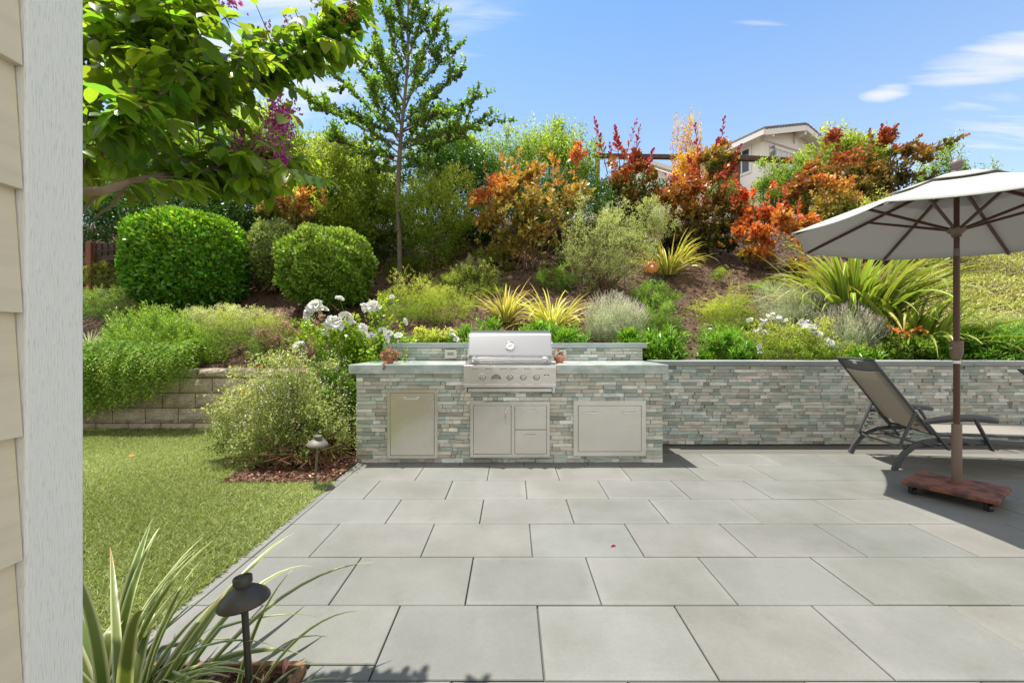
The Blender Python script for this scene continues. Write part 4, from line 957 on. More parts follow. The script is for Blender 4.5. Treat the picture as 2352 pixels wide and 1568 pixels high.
# timber trellis frame on the crest
t = thing('timber_trellis', 'dark brown timber post and beam frame standing on the hill crest', 'trellis', (7.0, 13.0, 4.4))
YP = 13.0
a = W(1692, 365, YP); mb = MB(); mb.bb(a[0] - .07, a[0] + .07, YP - .07, YP + .07, 3.5, a[2]); mb.build('post', M_redwood, t, bevel=.01)
b1 = W(2040, 378, 12.4); mb = MB(); mb.bb(b1[0] - .07, b1[0] + .07, 12.33, 12.47, 3.5, b1[2]); mb.build('post', M_redwood, t, bevel=.01)
c1 = W(1372, 362, YP + .9); mb = MB(); mb.bb(c1[0] - .07, c1[0] + .07, YP + .83, YP + .97, 3.5, c1[2]); mb.build('post', M_redwood, t, bevel=.01)
mb = MB(); mb.bar(W(1360, 358, YP + .9), W(1700, 363.5, YP), .14, .13); mb.bar(W(1678, 362, YP - .1), W(1842, 371, YP - .5), .14, .15); mb.build('beam', M_wood, t, bevel=.01)
# owl decoy on the beam
ow = W(1774.5, 363.5, YP - .33)
mb = MB(); mb.lathe((ow[0], ow[1], ow[2] - .0), [(.0001, 0), (.05, .0), (.065, .05), (.085, .13), (.082, .22), (.055, .28), (.064, .30), (.068, .34), (.055, .385), (.02, .40), (.0001, .402)], 16)
mb.lathe((ow[0] - .042, ow[1], ow[2] + .38), [(.018, 0), (.003, .045), (.0001, .046)], 6); mb.lathe((ow[0] + .042, ow[1], ow[2] + .38), [(.018, 0), (.003, .045), (.0001, .046)], 6)
mb.bar((ow[0], ow[1] - .065, ow[2] + .325), (ow[0], ow[1] - .09, ow[2] + .305), .012, .015)
tag(mb.build('owl_decoy', M_owl, None, smooth=True), 'small grey owl decoy perched on the timber beam', 'decoy')

# low timber fence under the dark shrubs at left
a = W(183, 600, 8.0)
t = thing('timber_fence', 'low weathered timber rail fence under the dark shrubs behind the block wall', 'fence', (-7.5, 8, 2.3))
mb = MB(); mb.bar(W(150, 606, 7.9), W(330, 583, 8.3), .06, .10); mb.bar(W(150, 586, 7.95), W(330, 566, 8.35), .03, .04); mb.build('rail', M_wood, t)
a = W(208, 603, 7.95); b1 = W(208, 556, 7.95); mb = MB(); mb.bb(a[0] - .05, a[0] + .05, 7.9, 7.98, 1.9, b1[2]); mb.build('post', M_redwood, t, bevel=.01)
mb = MB()
for k in range(8):
    a = W(165 + k * 14, 590, 8.15 + k * .02); mb.bb(a[0], a[0] + .10, a[1], a[1] + .03, 2.2, 3.1)
mb.build('picket_boards', M_wood, t)

# ================================================================ PLANTS
def stemmesh(rng, c, tips, parent, n, r0, mt=None, name='stems', base_sp=.08, bow=.1):
    mb = MB(); idx = rng.choice(len(tips), min(n, len(tips)), replace=False)
    for i in idx:
        b = np.array(c) + rng.normal(size=3) * [base_sp, base_sp, .0]; p = tips[i]; mid = b * .45 + p * .55 + rng.normal(size=3) * bow * .5; mid[2] = b[2] * .4 + p[2] * .6
        q = b * .15 + p * .85; q[2] = b[2] * .12 + p[2] * .88
        mb.tube([tuple(b), tuple(mid), tuple(p)], [r0, r0 * .65, r0 * .25], 5)
    return mb.build(name, mt or M_twig, parent, smooth=False)
def shrub(name, label, cat, bbox, mt, Y=None, ntw=900, nl=8, tl=.16, L=.05, Wd=.02, up=.45, spread=.4, ang=.9, fill=.35, lump=.2, sup=2.0, depth=.8, stems=10, sr=.012,
          tone='h', shape='q', seed=1, group=None, zb=None, droop=0, zmin=-.5, c0=.5, stm=None, dz=0, crown=False, cl=.62, cs=.17):
    """fit a shrub to the box it has in the view; Y = depth of its centre (else from where its foot meets the slope)"""
    rng = np.random.default_rng(seed); x0, y0, x1, y1 = bbox; xc = (x0 + x1) / 2
    if Y is None:
        p = cast(xc, y1 - 2); Yf = p[1]; rx = (x1 - x0) / 2 / F * Yf; Y = Yf + rx * depth * .6
    rx = (x1 - x0) / 2 / F * Y; X, _, zt = W(xc, y0, Y); z0 = W(xc, y1, Y)[2]
    gz_ = float(Hz(X, Y)) if (zb is None and Y > float(edgeY(X))) else (zb if zb is not None else 0)
    zlo = min(z0, gz_ + .0) if not crown else z0
    if crown: zlo = z0
    h = zt - z0
    base = (X, Y, gz_ if zb is None else zb)
    t = thing(name, label, cat, base, group)
    c = (X, Y, z0 + h * c0); r = (rx, rx * depth, h * (1 - c0))
    tips, out, rad = blob(rng, ntw, c, (rx, rx * depth, 1), fill, lump, -1, sup)
    if cl > 0:                                  # gather most twigs into tufts for an uneven outline
        nc = max(6, int(ntw / 26)); cen, co, _ = blob(rng, nc, c, (rx * .97, rx * depth * .97, .97), max(fill, .55), lump * 1.3, -1, sup)
        who = rng.integers(0, nc, ntw); m_ = rng.random(ntw) < cl; sg = rng.uniform(.6, 1.3, nc)[who][:, None] * cs
        q_ = cen[who] + nrm(rng.normal(size=(ntw, 3))) * rng.random((ntw, 1)) ** .5 * sg * np.array([rx, rx * depth, 1]) * 1.3
        tips = np.where(m_[:, None], q_, tips); out = np.where(m_[:, None], nrm(co[who] * .6 + nrm(q_ - cen[who])), out)
    # scale z asymmetrically around centre
    dzv = tips[:, 2] - c[2]; tips[:, 2] = c[2] + np.where(dzv > 0, dzv * h * (1 - c0), dzv * h * c0)
    if not crown: tips[:, 2] = np.maximum(tips[:, 2], np.where(tips[:, 1] > edgeY(tips[:, 0]), Hz(tips[:, 0], tips[:, 1]) + .02, base[2] + .02) if zb is None else base[2] + .03)
    P, D, f = twigcloud(rng, tips, out, nl, tl, L, up, spread, ang, droop)
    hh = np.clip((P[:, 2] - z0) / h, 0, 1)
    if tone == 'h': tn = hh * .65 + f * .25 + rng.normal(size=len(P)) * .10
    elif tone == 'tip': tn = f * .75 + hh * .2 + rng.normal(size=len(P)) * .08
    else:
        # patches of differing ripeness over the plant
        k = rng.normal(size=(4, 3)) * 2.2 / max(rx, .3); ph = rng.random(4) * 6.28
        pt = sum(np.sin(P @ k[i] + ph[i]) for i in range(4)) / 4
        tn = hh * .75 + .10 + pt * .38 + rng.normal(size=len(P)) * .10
    Ls = L * (.7 + .6 * rng.random(len(P)))
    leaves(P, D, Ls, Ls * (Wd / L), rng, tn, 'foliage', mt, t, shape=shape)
    if stems: stemmesh(rng, base, tips, t, stems, sr, stm, base_sp=rx * .15)
    return t, c, r, rng

def straps(name, label, cat, pos, n, L, w, mt, seed=1, up=(.5, 1.4), droop=1.0, sp=.08, nseg=8, group=None, az=None, stiff=1.0, tonef=.35):
    rng = np.random.default_rng(seed); t = thing(name, label, cat, pos, group)
    th = rng.random(n) * 2 * np.pi if az is None else rng.normal(az[0], az[1], n)
    el = rng.uniform(up[0], up[1], n); l = L * rng.uniform(.55, 1.1, n); ww = w * rng.uniform(.7, 1.2, n)
    b = np.array(pos) + np.stack([np.cos(th), np.sin(th), np.zeros(n)], 1) * (rng.random(n) * sp)[:, None] + np.array([0, 0, -.01])
    hd = np.stack([np.cos(th), np.sin(th), np.zeros(n)], 1); sd = np.stack([-np.sin(th), np.cos(th), np.zeros(n)], 1)
    tw = rng.normal(size=n) * .35
    p = b.copy(); e = el.copy(); V = []; U = []; TN = []
    dr = droop * rng.uniform(.4, 1.5, n); kink = rng.random(n) < .12; kseg = rng.integers(3, nseg, n)
    for i in range(nseg + 1):
        f = i / nseg; wd_ = ww * (np.sin(np.pi * min(1, .18 + f * .82) ** .75) * .95 + .04) * .5
        if f == 1: wd_ = ww * .02
        dirn = hd * np.cos(e)[:, None] + np.array([0, 0, 1]) * np.sin(e)[:, None]
        nv = -hd * np.sin(e)[:, None] + np.array([0, 0, 1]) * np.cos(e)[:, None]
        s2 = sd * np.cos(tw * f)[:, None] + nv * np.sin(tw * f)[:, None]
        for q in (-1, 0, 1):
            V.append(p + s2 * (wd_ * q)[:, None] + nv * (np.abs(q) * wd_ * .35)[:, None]); U.append(np.full(n, float(q))); TN.append(np.clip(np.full(n, f * .8 + .1), 0, 1))
        p = p + dirn * (l / nseg)[:, None]
        e = e - dr * (.25 + f * 1.1) / nseg * 1.6 - np.where(kink & (kseg == i), .9, 0)
    V = np.stack(V, 1); k = V.shape[1]
    fl = []
    for i in range(nseg):
        for j in (0, 1): fl.append((i * 3 + j, i * 3 + j + 1, (i + 1) * 3 + j + 1, (i + 1) * 3 + j))
    Fc = (np.array(fl)[None] + (np.arange(n) * k)[:, None, None]).reshape(-1, 4)
    rnd = np.repeat(rng.random(n), k); tn = np.stack(TN, 1) + rng.normal(size=(n, 1)) * tonef * .4
    npmesh('blades', V.reshape(-1, 3), Fc, mt, t, {'rnd': ('FLOAT', rnd), 'tone': ('FLOAT', np.clip(tn, 0, 1).ravel()), 'u': ('FLOAT', np.stack(U, 1).ravel())}, smooth=True)
    return t

# bloom shared mesh (ruffled rosette)
def bloom_mesh(name, r, mt, npet=34, seed=1, flat=.7):
    rng = np.random.default_rng(seed); n = npet
    d = nrm(rng.normal(size=(n, 3)) + np.array([0, 0, .5])); d[:, 2] = np.abs(d[:, 2]) * flat
    P = d * r * .35; ref = nrm(rng.normal(size=(n, 3)))
    S = nrm(np.cross(d, ref)); U = nrm(np.cross(S, d)); w = r * .9
    V = np.stack([P, P + d * r * .35 + S * w * .42, P + d * r * .68 + S * w * .30 + U * r * .18, P + d * r * .70 - S * w * .30 + U * r * .18, P + d * r * .35 - S * w * .42], 1)
    me = bpy.data.meshes.new(name); me.from_pydata([tuple(v) for v in V.reshape(-1, 3)], [], [tuple(range(i * 5, i * 5 + 5)) for i in range(n)]); me.materials.append(mt); me.update()
    return me
BLW = bloom_mesh('white_bloom', 1.0, M_petalw); BLO = bloom_mesh('orange_bloom', 1.0, M_petalo, 22, 2, .3)
def blooms(parent, pts, me, name, seed=1, tilt=.5):
    rd = random.Random(seed); og = ORG[parent.name]
    for (p, r) in pts:
        o = link(name, me, parent, Vector(p) - og); o.scale = (r, r, r * .85); o.rotation_euler = (rd.uniform(-tilt, tilt) + .5, rd.uniform(-tilt, tilt), rd.uniform(0, 6))
exec_plants = True

# ---- back row on the crest (far first)
G_back = 'large shrubs screening the top of the slope'
shrub('evergreen_shrub', 'tall loose green shrub behind the crape myrtle branches at the upper left', 'shrub', (180, 245, 520, 590), L_mid, Y=10.6, ntw=3400, nl=9, tl=.30, L=.09, Wd=.038, seed=41, group=G_back, tone='p')
shrub('evergreen_shrub', 'feathery tall green shrub rising just left of the slender tree trunk', 'shrub', (440, 250, 760, 570), L_mid, Y=10.4, ntw=3600, nl=9, tl=.34, L=.10, Wd=.036, up=.6, seed=42, group=G_back, tone='p')
shrub('evergreen_shrub', 'broad olive green shrub behind the slender tree between two sheared hedges and the crest', 'shrub', (650, 320, 930, 590), L_yel, Y=9.8, ntw=3800, nl=9, tl=.26, L=.075, Wd=.03, up=.55, seed=43, group=G_back, tone='p')
shrub('dark_shrub', 'dark green laurel shrub in shade between the slender tree and the orange smoke bush', 'shrub', (930, 330, 1160, 570), L_dark, Y=10.3, ntw=2000, nl=8, tl=.26, L=.085, Wd=.035, seed=44, group=G_back, tone='p')
shrub('evergreen_shrub', 'rounded yellow green shrub standing right of the slender tree trunk', 'shrub', (905, 385, 1105, 590), L_yel, Y=9.2, ntw=2300, nl=8, tl=.20, L=.055, Wd=.022, up=.55, seed=45, group=G_back, tone='p')
shrub('evergreen_shrub', 'bright green upright shrub on the skyline above the dark laurel', 'shrub', (940, 280, 1130, 430), L_mid, Y=11.4, ntw=1500, nl=9, tl=.32, L=.075, Wd=.028, up=.65, seed=46, group=G_back, tone='p', zb=4.6)
shrub('evergreen_shrub', 'tall yellow green shrub with upright tips on the skyline left of the red smoke bush', 'shrub', (1090, 288, 1385, 520), L_mid, Y=11.2, ntw=3600, nl=10, tl=.34, L=.075, Wd=.028, up=.72, spread=.3, seed=47, group=G_back, tone='p')
t_, c_, r_, rg = shrub('evergreen_shrub', 'narrow bright sprig shrub topping the skyline beside the yellow green shrub', 'shrub', (1235, 258, 1310, 360), L_mid, Y=11.3, ntw=260, nl=12, tl=.40, L=.08, Wd=.03, up=.9, spread=.2, seed=48, group=G_back, tone='p', zb=4.6, c0=.3)
shrub('olive_shrub', 'green round tree crown behind the rust coloured bushes right of the far house', 'shrub', (1835, 292, 2040, 500), L_olive, Y=13.5, ntw=2300, nl=8, tl=.34, L=.10, Wd=.045, seed=49, group=G_back, tone='p', up=.4, zb=4.7)
shrub('leafy_shrub', 'light green open shrub in front of the far house under the timber beam', 'shrub', (1735, 350, 1870, 500), L_mid, Y=12.2, ntw=900, nl=9, tl=.34, L=.085, Wd=.03, seed=50, group=G_back, tone='p', up=.5)
shrub('conifer', 'small dark green pointed conifer beside the umbrella finial', 'conifer', (2120, 345, 2190, 470), L_dark, Y=12.0, ntw=900, nl=8, tl=.2, L=.06, Wd=.02, up=.9, spread=.15, seed=51, c0=.25, zb=4.9)
shrub('leafy_shrub', 'pale green leafy shrub reaching past the rust branches near the umbrella finial', 'shrub', (2110, 315, 2235, 470), L_mid, Y=11.5, ntw=330, nl=9, tl=.32, L=.085, Wd=.035, seed=52, group=G_back, tone='p', up=.5, zb=4.7)
shrub('leafy_shrub', 'small open sprig of green leaves showing above the umbrella canopy', 'shrub', (2245, 345, 2320, 470), L_mid, Y=11.0, ntw=120, nl=8, tl=.30, L=.085, Wd=.04, seed=53, tone='p', up=.6, zb=4.7, c0=.4)
shrub('leafy_shrub', 'low mixed green shrubbery below the rust coloured bushes near the canopy edge', 'shrub', (1840, 430, 2200, 640), L_olive, Y=9.8, ntw=2500, nl=8, tl=.22, L=.06, Wd=.024, seed=54, group=G_back, tone='p')
shrub('leafy_shrub', 'wide green shrubbery on the crest hidden behind the umbrella canopy', 'shrub', (2150, 430, 2700, 640), L_mid, Y=11.0, ntw=2600, nl=8, tl=.26, L=.08, Wd=.03, seed=55, group=G_back, tone='p')
shrub('dark_shrub', 'dark glossy shrub mass behind the big sheared hedge ball', 'shrub', (150, 395, 600, 590), L_dark, Y=9.0, ntw=3400, nl=8, tl=.22, L=.06, Wd=.028, seed=56, group=G_back, tone='p')
shrub('dark_shrub', 'dark shrub tucked behind the orange bush and the tall yellow green shrub', 'shrub', (1150, 400, 1500, 590), L_dark, Y=10.3, ntw=2200, nl=8, tl=.22, L=.075, Wd=.03, seed=57, group=G_back, tone='p')
shrub('white_oleander', 'pale green bush with white flowers beside the timber post', 'shrub', (1620, 395, 1700, 480), L_mid, Y=12.4, ntw=260, nl=9, tl=.3, L=.10, Wd=.025, seed=58, up=.6, tone='p')
shrub('low_shrub', 'low grey green shrubs on the crest at the foot of the far house', 'shrub', (1640, 445, 1870, 500), L_olive, Y=12.6, ntw=900, nl=7, tl=.18, L=.06, Wd=.025, seed=59, tone='p')

shrub('evergreen_shrub', 'low green shrub filling the slope crest directly behind the slender trunk', 'shrub', (740, 440, 985, 590), L_olive, Y=10.5, ntw=2400, nl=9, tl=.22, L=.065, Wd=.026, seed=60, group=G_back, tone='p')
shrub('evergreen_shrub', 'yellow green shrubs on the skyline far behind the purple flowers', 'shrub', (560, 330, 900, 520), L_yel, Y=11.2, ntw=3000, nl=9, tl=.3, L=.085, Wd=.034, seed=39, group=G_back, tone='p')
# ---- smoke bushes and coloured ones
G_sm = 'orange and red smoke bushes'
def wands(parent, paths, Y, mt, n=26, L=.11, seed=1):
    rng = np.random.default_rng(seed); Ps = []; Ds = []; mb = MB(); tn = []
    for (xa, ya, xb, yb) in paths:
        a = np.array(W(xa, ya, Y + rng.normal() * .2)); b = np.array(W(xb, yb, Y + rng.normal() * .2)); ax = (b - a) / np.linalg.norm(b - a)
        sdv = nrm(np.cross(ax, [0, 1, .1])); sd2 = np.cross(ax, sdv)
        for i in range(n):
            f = i / n; th = i * 2.4; Ps.append(a + (b - a) * f); Ds.append(ax * (.5 + f * .6) + (sdv * math.cos(th) + sd2 * math.sin(th)) * .8 * (1 - f * .5)); tn.append(f)
        t_ = np.array(tn); sh = leaves(np.array(Ps), np.array(Ds), L * (1.1 - t_ * .5), L * .55 * (1.1 - t_ * .5), rng, t_, 'red_shoot', mt, parent, shape='r')
        mb = MB(); mb.tube([tuple(a - ax * .5), tuple(a), tuple(b)], [.012, .009, .003], 5); mb.build('shoot_stem', M_twig, sh); Ps = []; Ds = []; tn = []
t, *_ = shrub('smoke_bush', 'orange to olive smoke bush right of the slender tree, spilling over dark mulch', 'smoke bush', (1090, 365, 1345, 605), L_smoke, Y=8.5, ntw=1000, nl=9, tl=.15, L=.084, Wd=.050, shape='r', seed=61, group=G_sm, tone='p', fill=.15, cl=.8, cs=.15, lump=.3, up=.4, stems=22)
wands(t, [(1120, 440, 1112, 372), (1150, 400, 1150, 350), (1190, 420, 1195, 368), (1270, 430, 1268, 378), (1300, 470, 1330, 402), (1300, 560, 1330, 430), (1280, 520, 1310, 455), (1305, 590, 1290, 540)], 8.5, L_smoke, 13, .10, 62)
t, *_ = shrub('smoke_bush', 'dark red smoke bush with magenta shoots on the skyline left of the timber beam end', 'smoke bush', (1372, 350, 1500, 560), L_smoked, Y=10.0, ntw=480, nl=9, tl=.2, L=.10, Wd=.064, shape='r', seed=63, group=G_sm, tone='p', fill=.2, cl=.85, cs=.16, lump=.3, stems=16)
wands(t, [(1385, 355, 1365, 272), (1420, 350, 1412, 292), (1440, 350, 1462, 275), (1455, 370, 1470, 290), (1478, 400, 1500, 345), (1410, 400, 1400, 330), (1484, 450, 1480, 370)], 10.0, L_red, 20, .16, 64)
t, *_ = shrub('smoke_bush', 'largest dark orange smoke bush below the golden upright tree', 'smoke bush', (1495, 385, 1685, 605), L_smoked, Y=9.6, ntw=1150, nl=9, tl=.2, L=.095, Wd=.06, shape='r', seed=65, group=G_sm, tone='p', fill=.2, cl=.85, cs=.14, lump=.3, stems=20)
wands(t, [(1605, 380, 1597, 285), (1650, 370, 1664, 270), (1640, 390, 1648, 320), (1670, 400, 1700, 335), (1650, 420, 1690, 380), (1600, 400, 1580, 360)], 9.6, L_red, 20, .15, 66)
shrub('smoke_bush', 'orange leafed smoke bush branch reaching across toward the timber post', 'smoke bush', (1600, 325, 1700, 405), L_smoke, Y=9.7, ntw=230, nl=9, tl=.2, L=.09, Wd=.058, shape='r', seed=67, group=G_sm, tone='h', fill=.2, zb=3.6)
t, *_ = shrub('smoke_bush', 'scarlet and orange smoke bush on bare mulch just left of the umbrella edge', 'smoke bush', (1665, 450, 1855, 610), L_scar, Y=8.7, ntw=620, nl=9, tl=.15, L=.08, Wd=.052, shape='r', seed=68, group=G_sm, tone='p', fill=.2, cl=.9, cs=.14, lump=.35, stems=18)
wands(t, [(1690, 480, 1680, 440), (1730, 470, 1728, 430), (1760, 480, 1765, 440), (1800, 480, 1805, 430), (1830, 500, 1838, 450), (1700, 440, 1690, 415), (1780, 500, 1790, 455), (1750, 510, 1745, 460)], 8.7, leafmat('scarlet leaf', [(0, (.42, .14, .03)), (.5, (.50, .07, .03)), (1, (.45, .03, .03))], .42, .3, .35, gain=1.2), 14, .11, 69)
t, *_ = shrub('smoke_bush', 'wide rust coloured smoke bush on the crest between the green tree and the canopy', 'smoke bush', (1815, 330, 2010, 520), L_smoked, Y=10.6, ntw=760, nl=9, tl=.22, L=.10, Wd=.064, shape='r', seed=70, group=G_sm, tone='p', fill=.2, cl=.9, cs=.15, lump=.35, stems=16)
t, *_ = shrub('smoke_bush', 'rust coloured smoke bush with long arching branches above the canopy edge', 'smoke bush', (1960, 320, 2140, 500), L_smoked, Y=10.8, ntw=480, nl=9, tl=.22, L=.10, Wd=.064, shape='r', seed=71, group=G_sm, tone='p', fill=.2, cl=.9, cs=.16, lump=.4, stems=14)
wands(t, [(2060, 380, 2170, 318), (2080, 350, 2115, 310), (2140, 340, 2228, 308), (2045, 360, 2055, 335), (2000, 350, 1998, 298), (2100, 370, 2190, 325), (2170, 330, 2226, 306)], 10.8, L_smoked, 26, .15, 72)
shrub('smoke_bush', 'peach and pink leafed bush behind the sheared hedges at left', 'smoke bush', (595, 415, 748, 500), L_peach, Y=8.9, ntw=420, nl=9, tl=.2, L=.085, Wd=.05, shape='r', seed=73, group=G_sm, tone='p', fill=.2, stems=10)
shrub('smoke_bush', 'single orange leaf tuft rising above the peach bush', 'smoke bush', (668, 375, 705, 420), L_gold, Y=9.2, ntw=30, nl=9, tl=.2, L=.09, Wd=.05, shape='r', seed=74, group=G_sm, zb=3.0, stems=4)
shrub('smoke_bush', 'green and brown leafed young smoke bush below the canopy tip', 'smoke bush', (1850, 395, 1990, 520), L_smoke, Y=9.6, ntw=450, nl=9, tl=.2, L=.08, Wd=.05, shape='r', seed=75, group=G_sm, tone='p', fill=.2, c0=.3)
shrub('golden_tree', 'slim upright golden orange tree standing above the dark smoke bush', 'tree', (1542, 212, 1610, 430), L_gold, Y=10.9, cs=.35, ntw=300, nl=12, tl=.34, L=.055, Wd=.03, seed=76, up=.92, spread=.14, tone='h', fill=.1, lump=.3, c0=.35, zb=4.4, stems=9)
shrub('golden_tree', 'salmon orange shrub with fine leaves at the foot of the slim golden tree', 'tree', (1535, 330, 1640, 450), L_gold, Y=10.6, ntw=330, nl=9, tl=.3, L=.06, Wd=.03, seed=77, up=.8, spread=.3, tone='h', fill=.1, zb=4.4, stems=6)

# ---- silver olive-like shrub
shrub('sage_shrub', 'loose silvery green narrow-leafed shrub in the middle of the slope', 'shrub', (1275, 455, 1500, 680), L_grey, Y=7.6, ntw=1500, nl=11, tl=.20, L=.042, Wd=.009, seed=80, up=.6, spread=.55, ang=.8, fill=.15, lump=.3, stems=46, sr=.008, stm=M_twig, tone='h')
shrub('sage_shrub', 'silvery green branches of a narrow-leafed shrub leaning right in front of the smoke bush', 'shrub', (1440, 455, 1560, 560), L_grey, Y=8.1, ntw=420, nl=11, tl=.22, L=.045, Wd=.009, seed=81, up=.45, spread=.6, fill=.15, stems=14, sr=.006, stm=M_twig)

# ---- sheared hedges
G_h = 'sheared evergreen balls at the left'
def ball(label, bbox, Y, mt, seed, n, L, sup=2.9, depth=.95, name='sheared_hedge', lm=1.0):
    rng = np.random.default_rng(seed); x0, y0, x1, y1 = bbox; X, _, zt = W((x0 + x1) / 2, y0, Y); z0 = W(0, y1, Y)[2]; rx = (x1 - x0) / 2 / F * (Y)
    base = (X, Y, float(Hz(X, Y))); t = thing(name, label, 'hedge', base, G_h)
    c = np.array((X, Y, (zt + z0) / 2)); r = np.array((rx * .93, rx * .93 * depth, (zt - z0) / 2 * .95))
    d = nrm(rng.normal(size=(n, 3))); q = (np.abs(d) ** sup).sum(1) ** (-1 / sup)
    rad = 1 - rng.random(n) ** 2.2 * .22
    lum = 1 + lm * (.022 * np.sin(d @ np.array([7, 3, 5.]) + seed) + .018 * np.sin(d @ np.array([-4, 9, 11.])) + .012 * np.sin(d @ np.array([17, -13, 9.])))
    P = c + d * (q * rad * lum)[:, None] * r
    out = nrm(d / r * np.array([1, 1, 1.]))
    D = nrm(out * .6 + rng.normal(size=(n, 3)) * .55 + np.array([0, 0, .35]))
    nv = nrm(out + rng.normal(size=(n, 3)) * .5)
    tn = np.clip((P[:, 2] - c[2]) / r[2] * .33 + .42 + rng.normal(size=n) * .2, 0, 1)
    Ls = L * (.7 + rng.random(n) * .6)
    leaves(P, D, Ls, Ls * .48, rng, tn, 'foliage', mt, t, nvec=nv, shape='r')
    tips = c + nrm(rng.normal(size=(40, 3))) * r * .8
    stemmesh(rng, base, tips, t, 14, .02, base_sp=.2)
L_sage2 = leafmat('grey green hedge leaf', [(0, (.08, .12, .03)), (.6, (.19, .24, .07)), (1, (.36, .40, .18))], .45, .3, .45)
ball('big dark green sheared hedge ball, the largest and leftmost', (322, 490, 546, 716), 7.9, L_hedge, 5, 22000, .090, 3.1)
ball('mid sized yellow green sheared hedge ball right of the big dark one', (648, 528, 852, 708), 7.7, L_hedge2, 6, 20000, .072, 2.5, lm=2.6)
ball('pale sheared shrub half hidden between the two hedge balls', (568, 508, 690, 660), 8.7, L_sage2, 7, 9000, .06, 2.2, lm=3)

# ---- ground cover mats
G_g = 'low spreading ground cover plants'
def mat_plant(label, bbox, mt, seed, Y=None, ntw=800, L=.03, Wd=.006, tl=.11, up=.45, **k):
    return shrub('ground_cover', label, 'ground cover', bbox, mt, Y=Y, ntw=ntw, nl=12, tl=tl, L=L, Wd=Wd, seed=seed, group=G_g, up=up, spread=.55, fill=.3, lump=.25, tone='p', stems=0, depth=k.pop('depth', 1.1), c0=k.pop('c0', .3), **k)
mat_plant('bright lime green low mat behind the slender tree trunk', (868, 572, 1075, 640), L_yel, 101, 9.9, 2200, depth=.6)
mat_plant('yellow green heath mound in front of the slender tree trunk', (878, 632, 1095, 742), L_yel, 102, 7.0, 2600)
mat_plant('soft green mound between the trunk and the first striped flax', (985, 600, 1170, 700), L_olive, 103, 7.9, 1700)
mat_plant('grey green mound with pale tips above the first striped flax', (1040, 585, 1110, 640), L_grey, 104, 8.3, 500)
mat_plant('small green juniper patch at the foot of the orange smoke bush', (1225, 590, 1330, 670), L_rosem, 105, 7.8, 700)
mat_plant('green juniper mat directly under the metal flower stake', (1440, 640, 1555, 700), L_rosem, 106, 7.2, 1000)
mat_plant('green juniper mat spreading below the flower stake toward the wall', (1450, 690, 1570, 775), L_rosem, 107, 6.3, 1100)
mat_plant('yellow green juniper mat right of bare mulch, widest on the slope', (1590, 672, 1745, 770), L_yel, 108, 6.8, 1700)
mat_plant('small juniper tuft on the mulch below the scarlet bush', (1720, 640, 1810, 690), L_rosem, 109, 7.4, 500)
mat_plant('tiny lone lime green tuft on bare mulch', (1635, 612, 1677, 637), L_yel, 110, 7.9, 170, up=.7)
mat_plant('small green patch under the dark orange smoke bush at the trunk', (1690, 520, 1740, 560), L_rosem, 111, 9.2, 300)
mat_plant('lime green mat left of the big hedge ball', (170, 590, 290, 660), L_yel, 112, 8.2, 1200)
mat_plant('dark grey green spreading shrub below the lime mat at left', (165, 650, 320, 735), L_rosem, 113, 7.2, 1200, L=.028)
mat_plant('trailing grey green mat under the two hedge balls', (440, 695, 650, 760), L_grey, 114, 6.7, 1400)
mat_plant('yellow heath patch in front of the second hedge ball', (480, 720, 700, 790), L_olive, 115, 6.35, 1300)
mat_plant('green and yellow mat on the right bank behind the umbrella pole', (1835, 610, 1935, 680), L_olive, 116, 7.6, 700)
mat_plant('low dusty green mat behind the white flowered bush', (1600, 740, 1720, 790), L_rosem, 117, 6.0, 600)
mat_plant('low lime mat at the foot of the orange smoke bush by the slender tree', (1080, 560, 1160, 600), L_yel, 118, 8.7, 400)
# right bank ground cover
t = thing('bank_ground_cover', 'dry yellow green ground cover carpeting the right bank behind the umbrella pole', 'ground cover', (9, 8, 2.5))
rng = np.random.default_rng(120); n = 60000
x = rng.uniform(5.6, 14.5, n); y = rng.uniform(6.0, 11.5, n); 
keep = (x / y > .93); x, y = x[keep], y[keep]; z = Hz(x, y) + .14 * (1 + np.sin(x * 2.1 + y) * np.sin(y * 2.7)) * rng.random(len(x)) 
P = np.stack([x, y, z], 1); D = rng.normal(size=P.shape) * .6 + [0, -.1, .6]
leaves(P, D, .055 * (.6 + rng.random(len(P)) * .8), .018, rng, rng.random(len(P)) * .8 + .2, 'foliage', leafmat('dry ground cover leaf', [(0, (.10, .15, .03)), (.5, (.25, .28, .07)), (1, (.42, .42, .18))], .6, .3, .3), t)
t['kind'] = 'stuff'
mat_plant('dark shaded creeping shrub below the dry right bank', (2190, 715, 2420, 760), L_grey, 121, 6.3, 1300)

# ---- flax
G_f = 'striped flax clumps on the slope'
def hillpos(px, py): return cast(px, py)
straps('striped_flax', 'arching yellow striped flax clump on mulch right of the silvery shrub', 'flax', hillpos(1535, 632), 170, .95, .030, L_flax, 131, droop=1.15, sp=.16, group=G_f)
straps('striped_flax', 'smaller yellow striped flax clump behind the grill, leftmost of the slope clumps', 'flax', hillpos(1160, 740), 75, .72, .036, L_flax, 132, up=(.7, 1.45), droop=.95, sp=.12, group=G_f)
straps('striped_flax', 'wide golden striped flax clump behind the grill beside the lavender', 'flax', hillpos(1268, 762), 130, .74, .034, L_flax, 133, up=(.45, 1.4), droop=1.25, sp=.16, group=G_f)
p = W(2010, 800, 5.95)
straps('green_flax', 'very large green flax clump behind the lounger and umbrella pole', 'flax', (p[0], 6.35, float(Hz(p[0], 6.35))), 330, 1.5, .066, L_flaxg, 134, up=(.6, 1.5), droop=1.0, sp=.45, nseg=10)
p = W(2090, 805, 5.8)
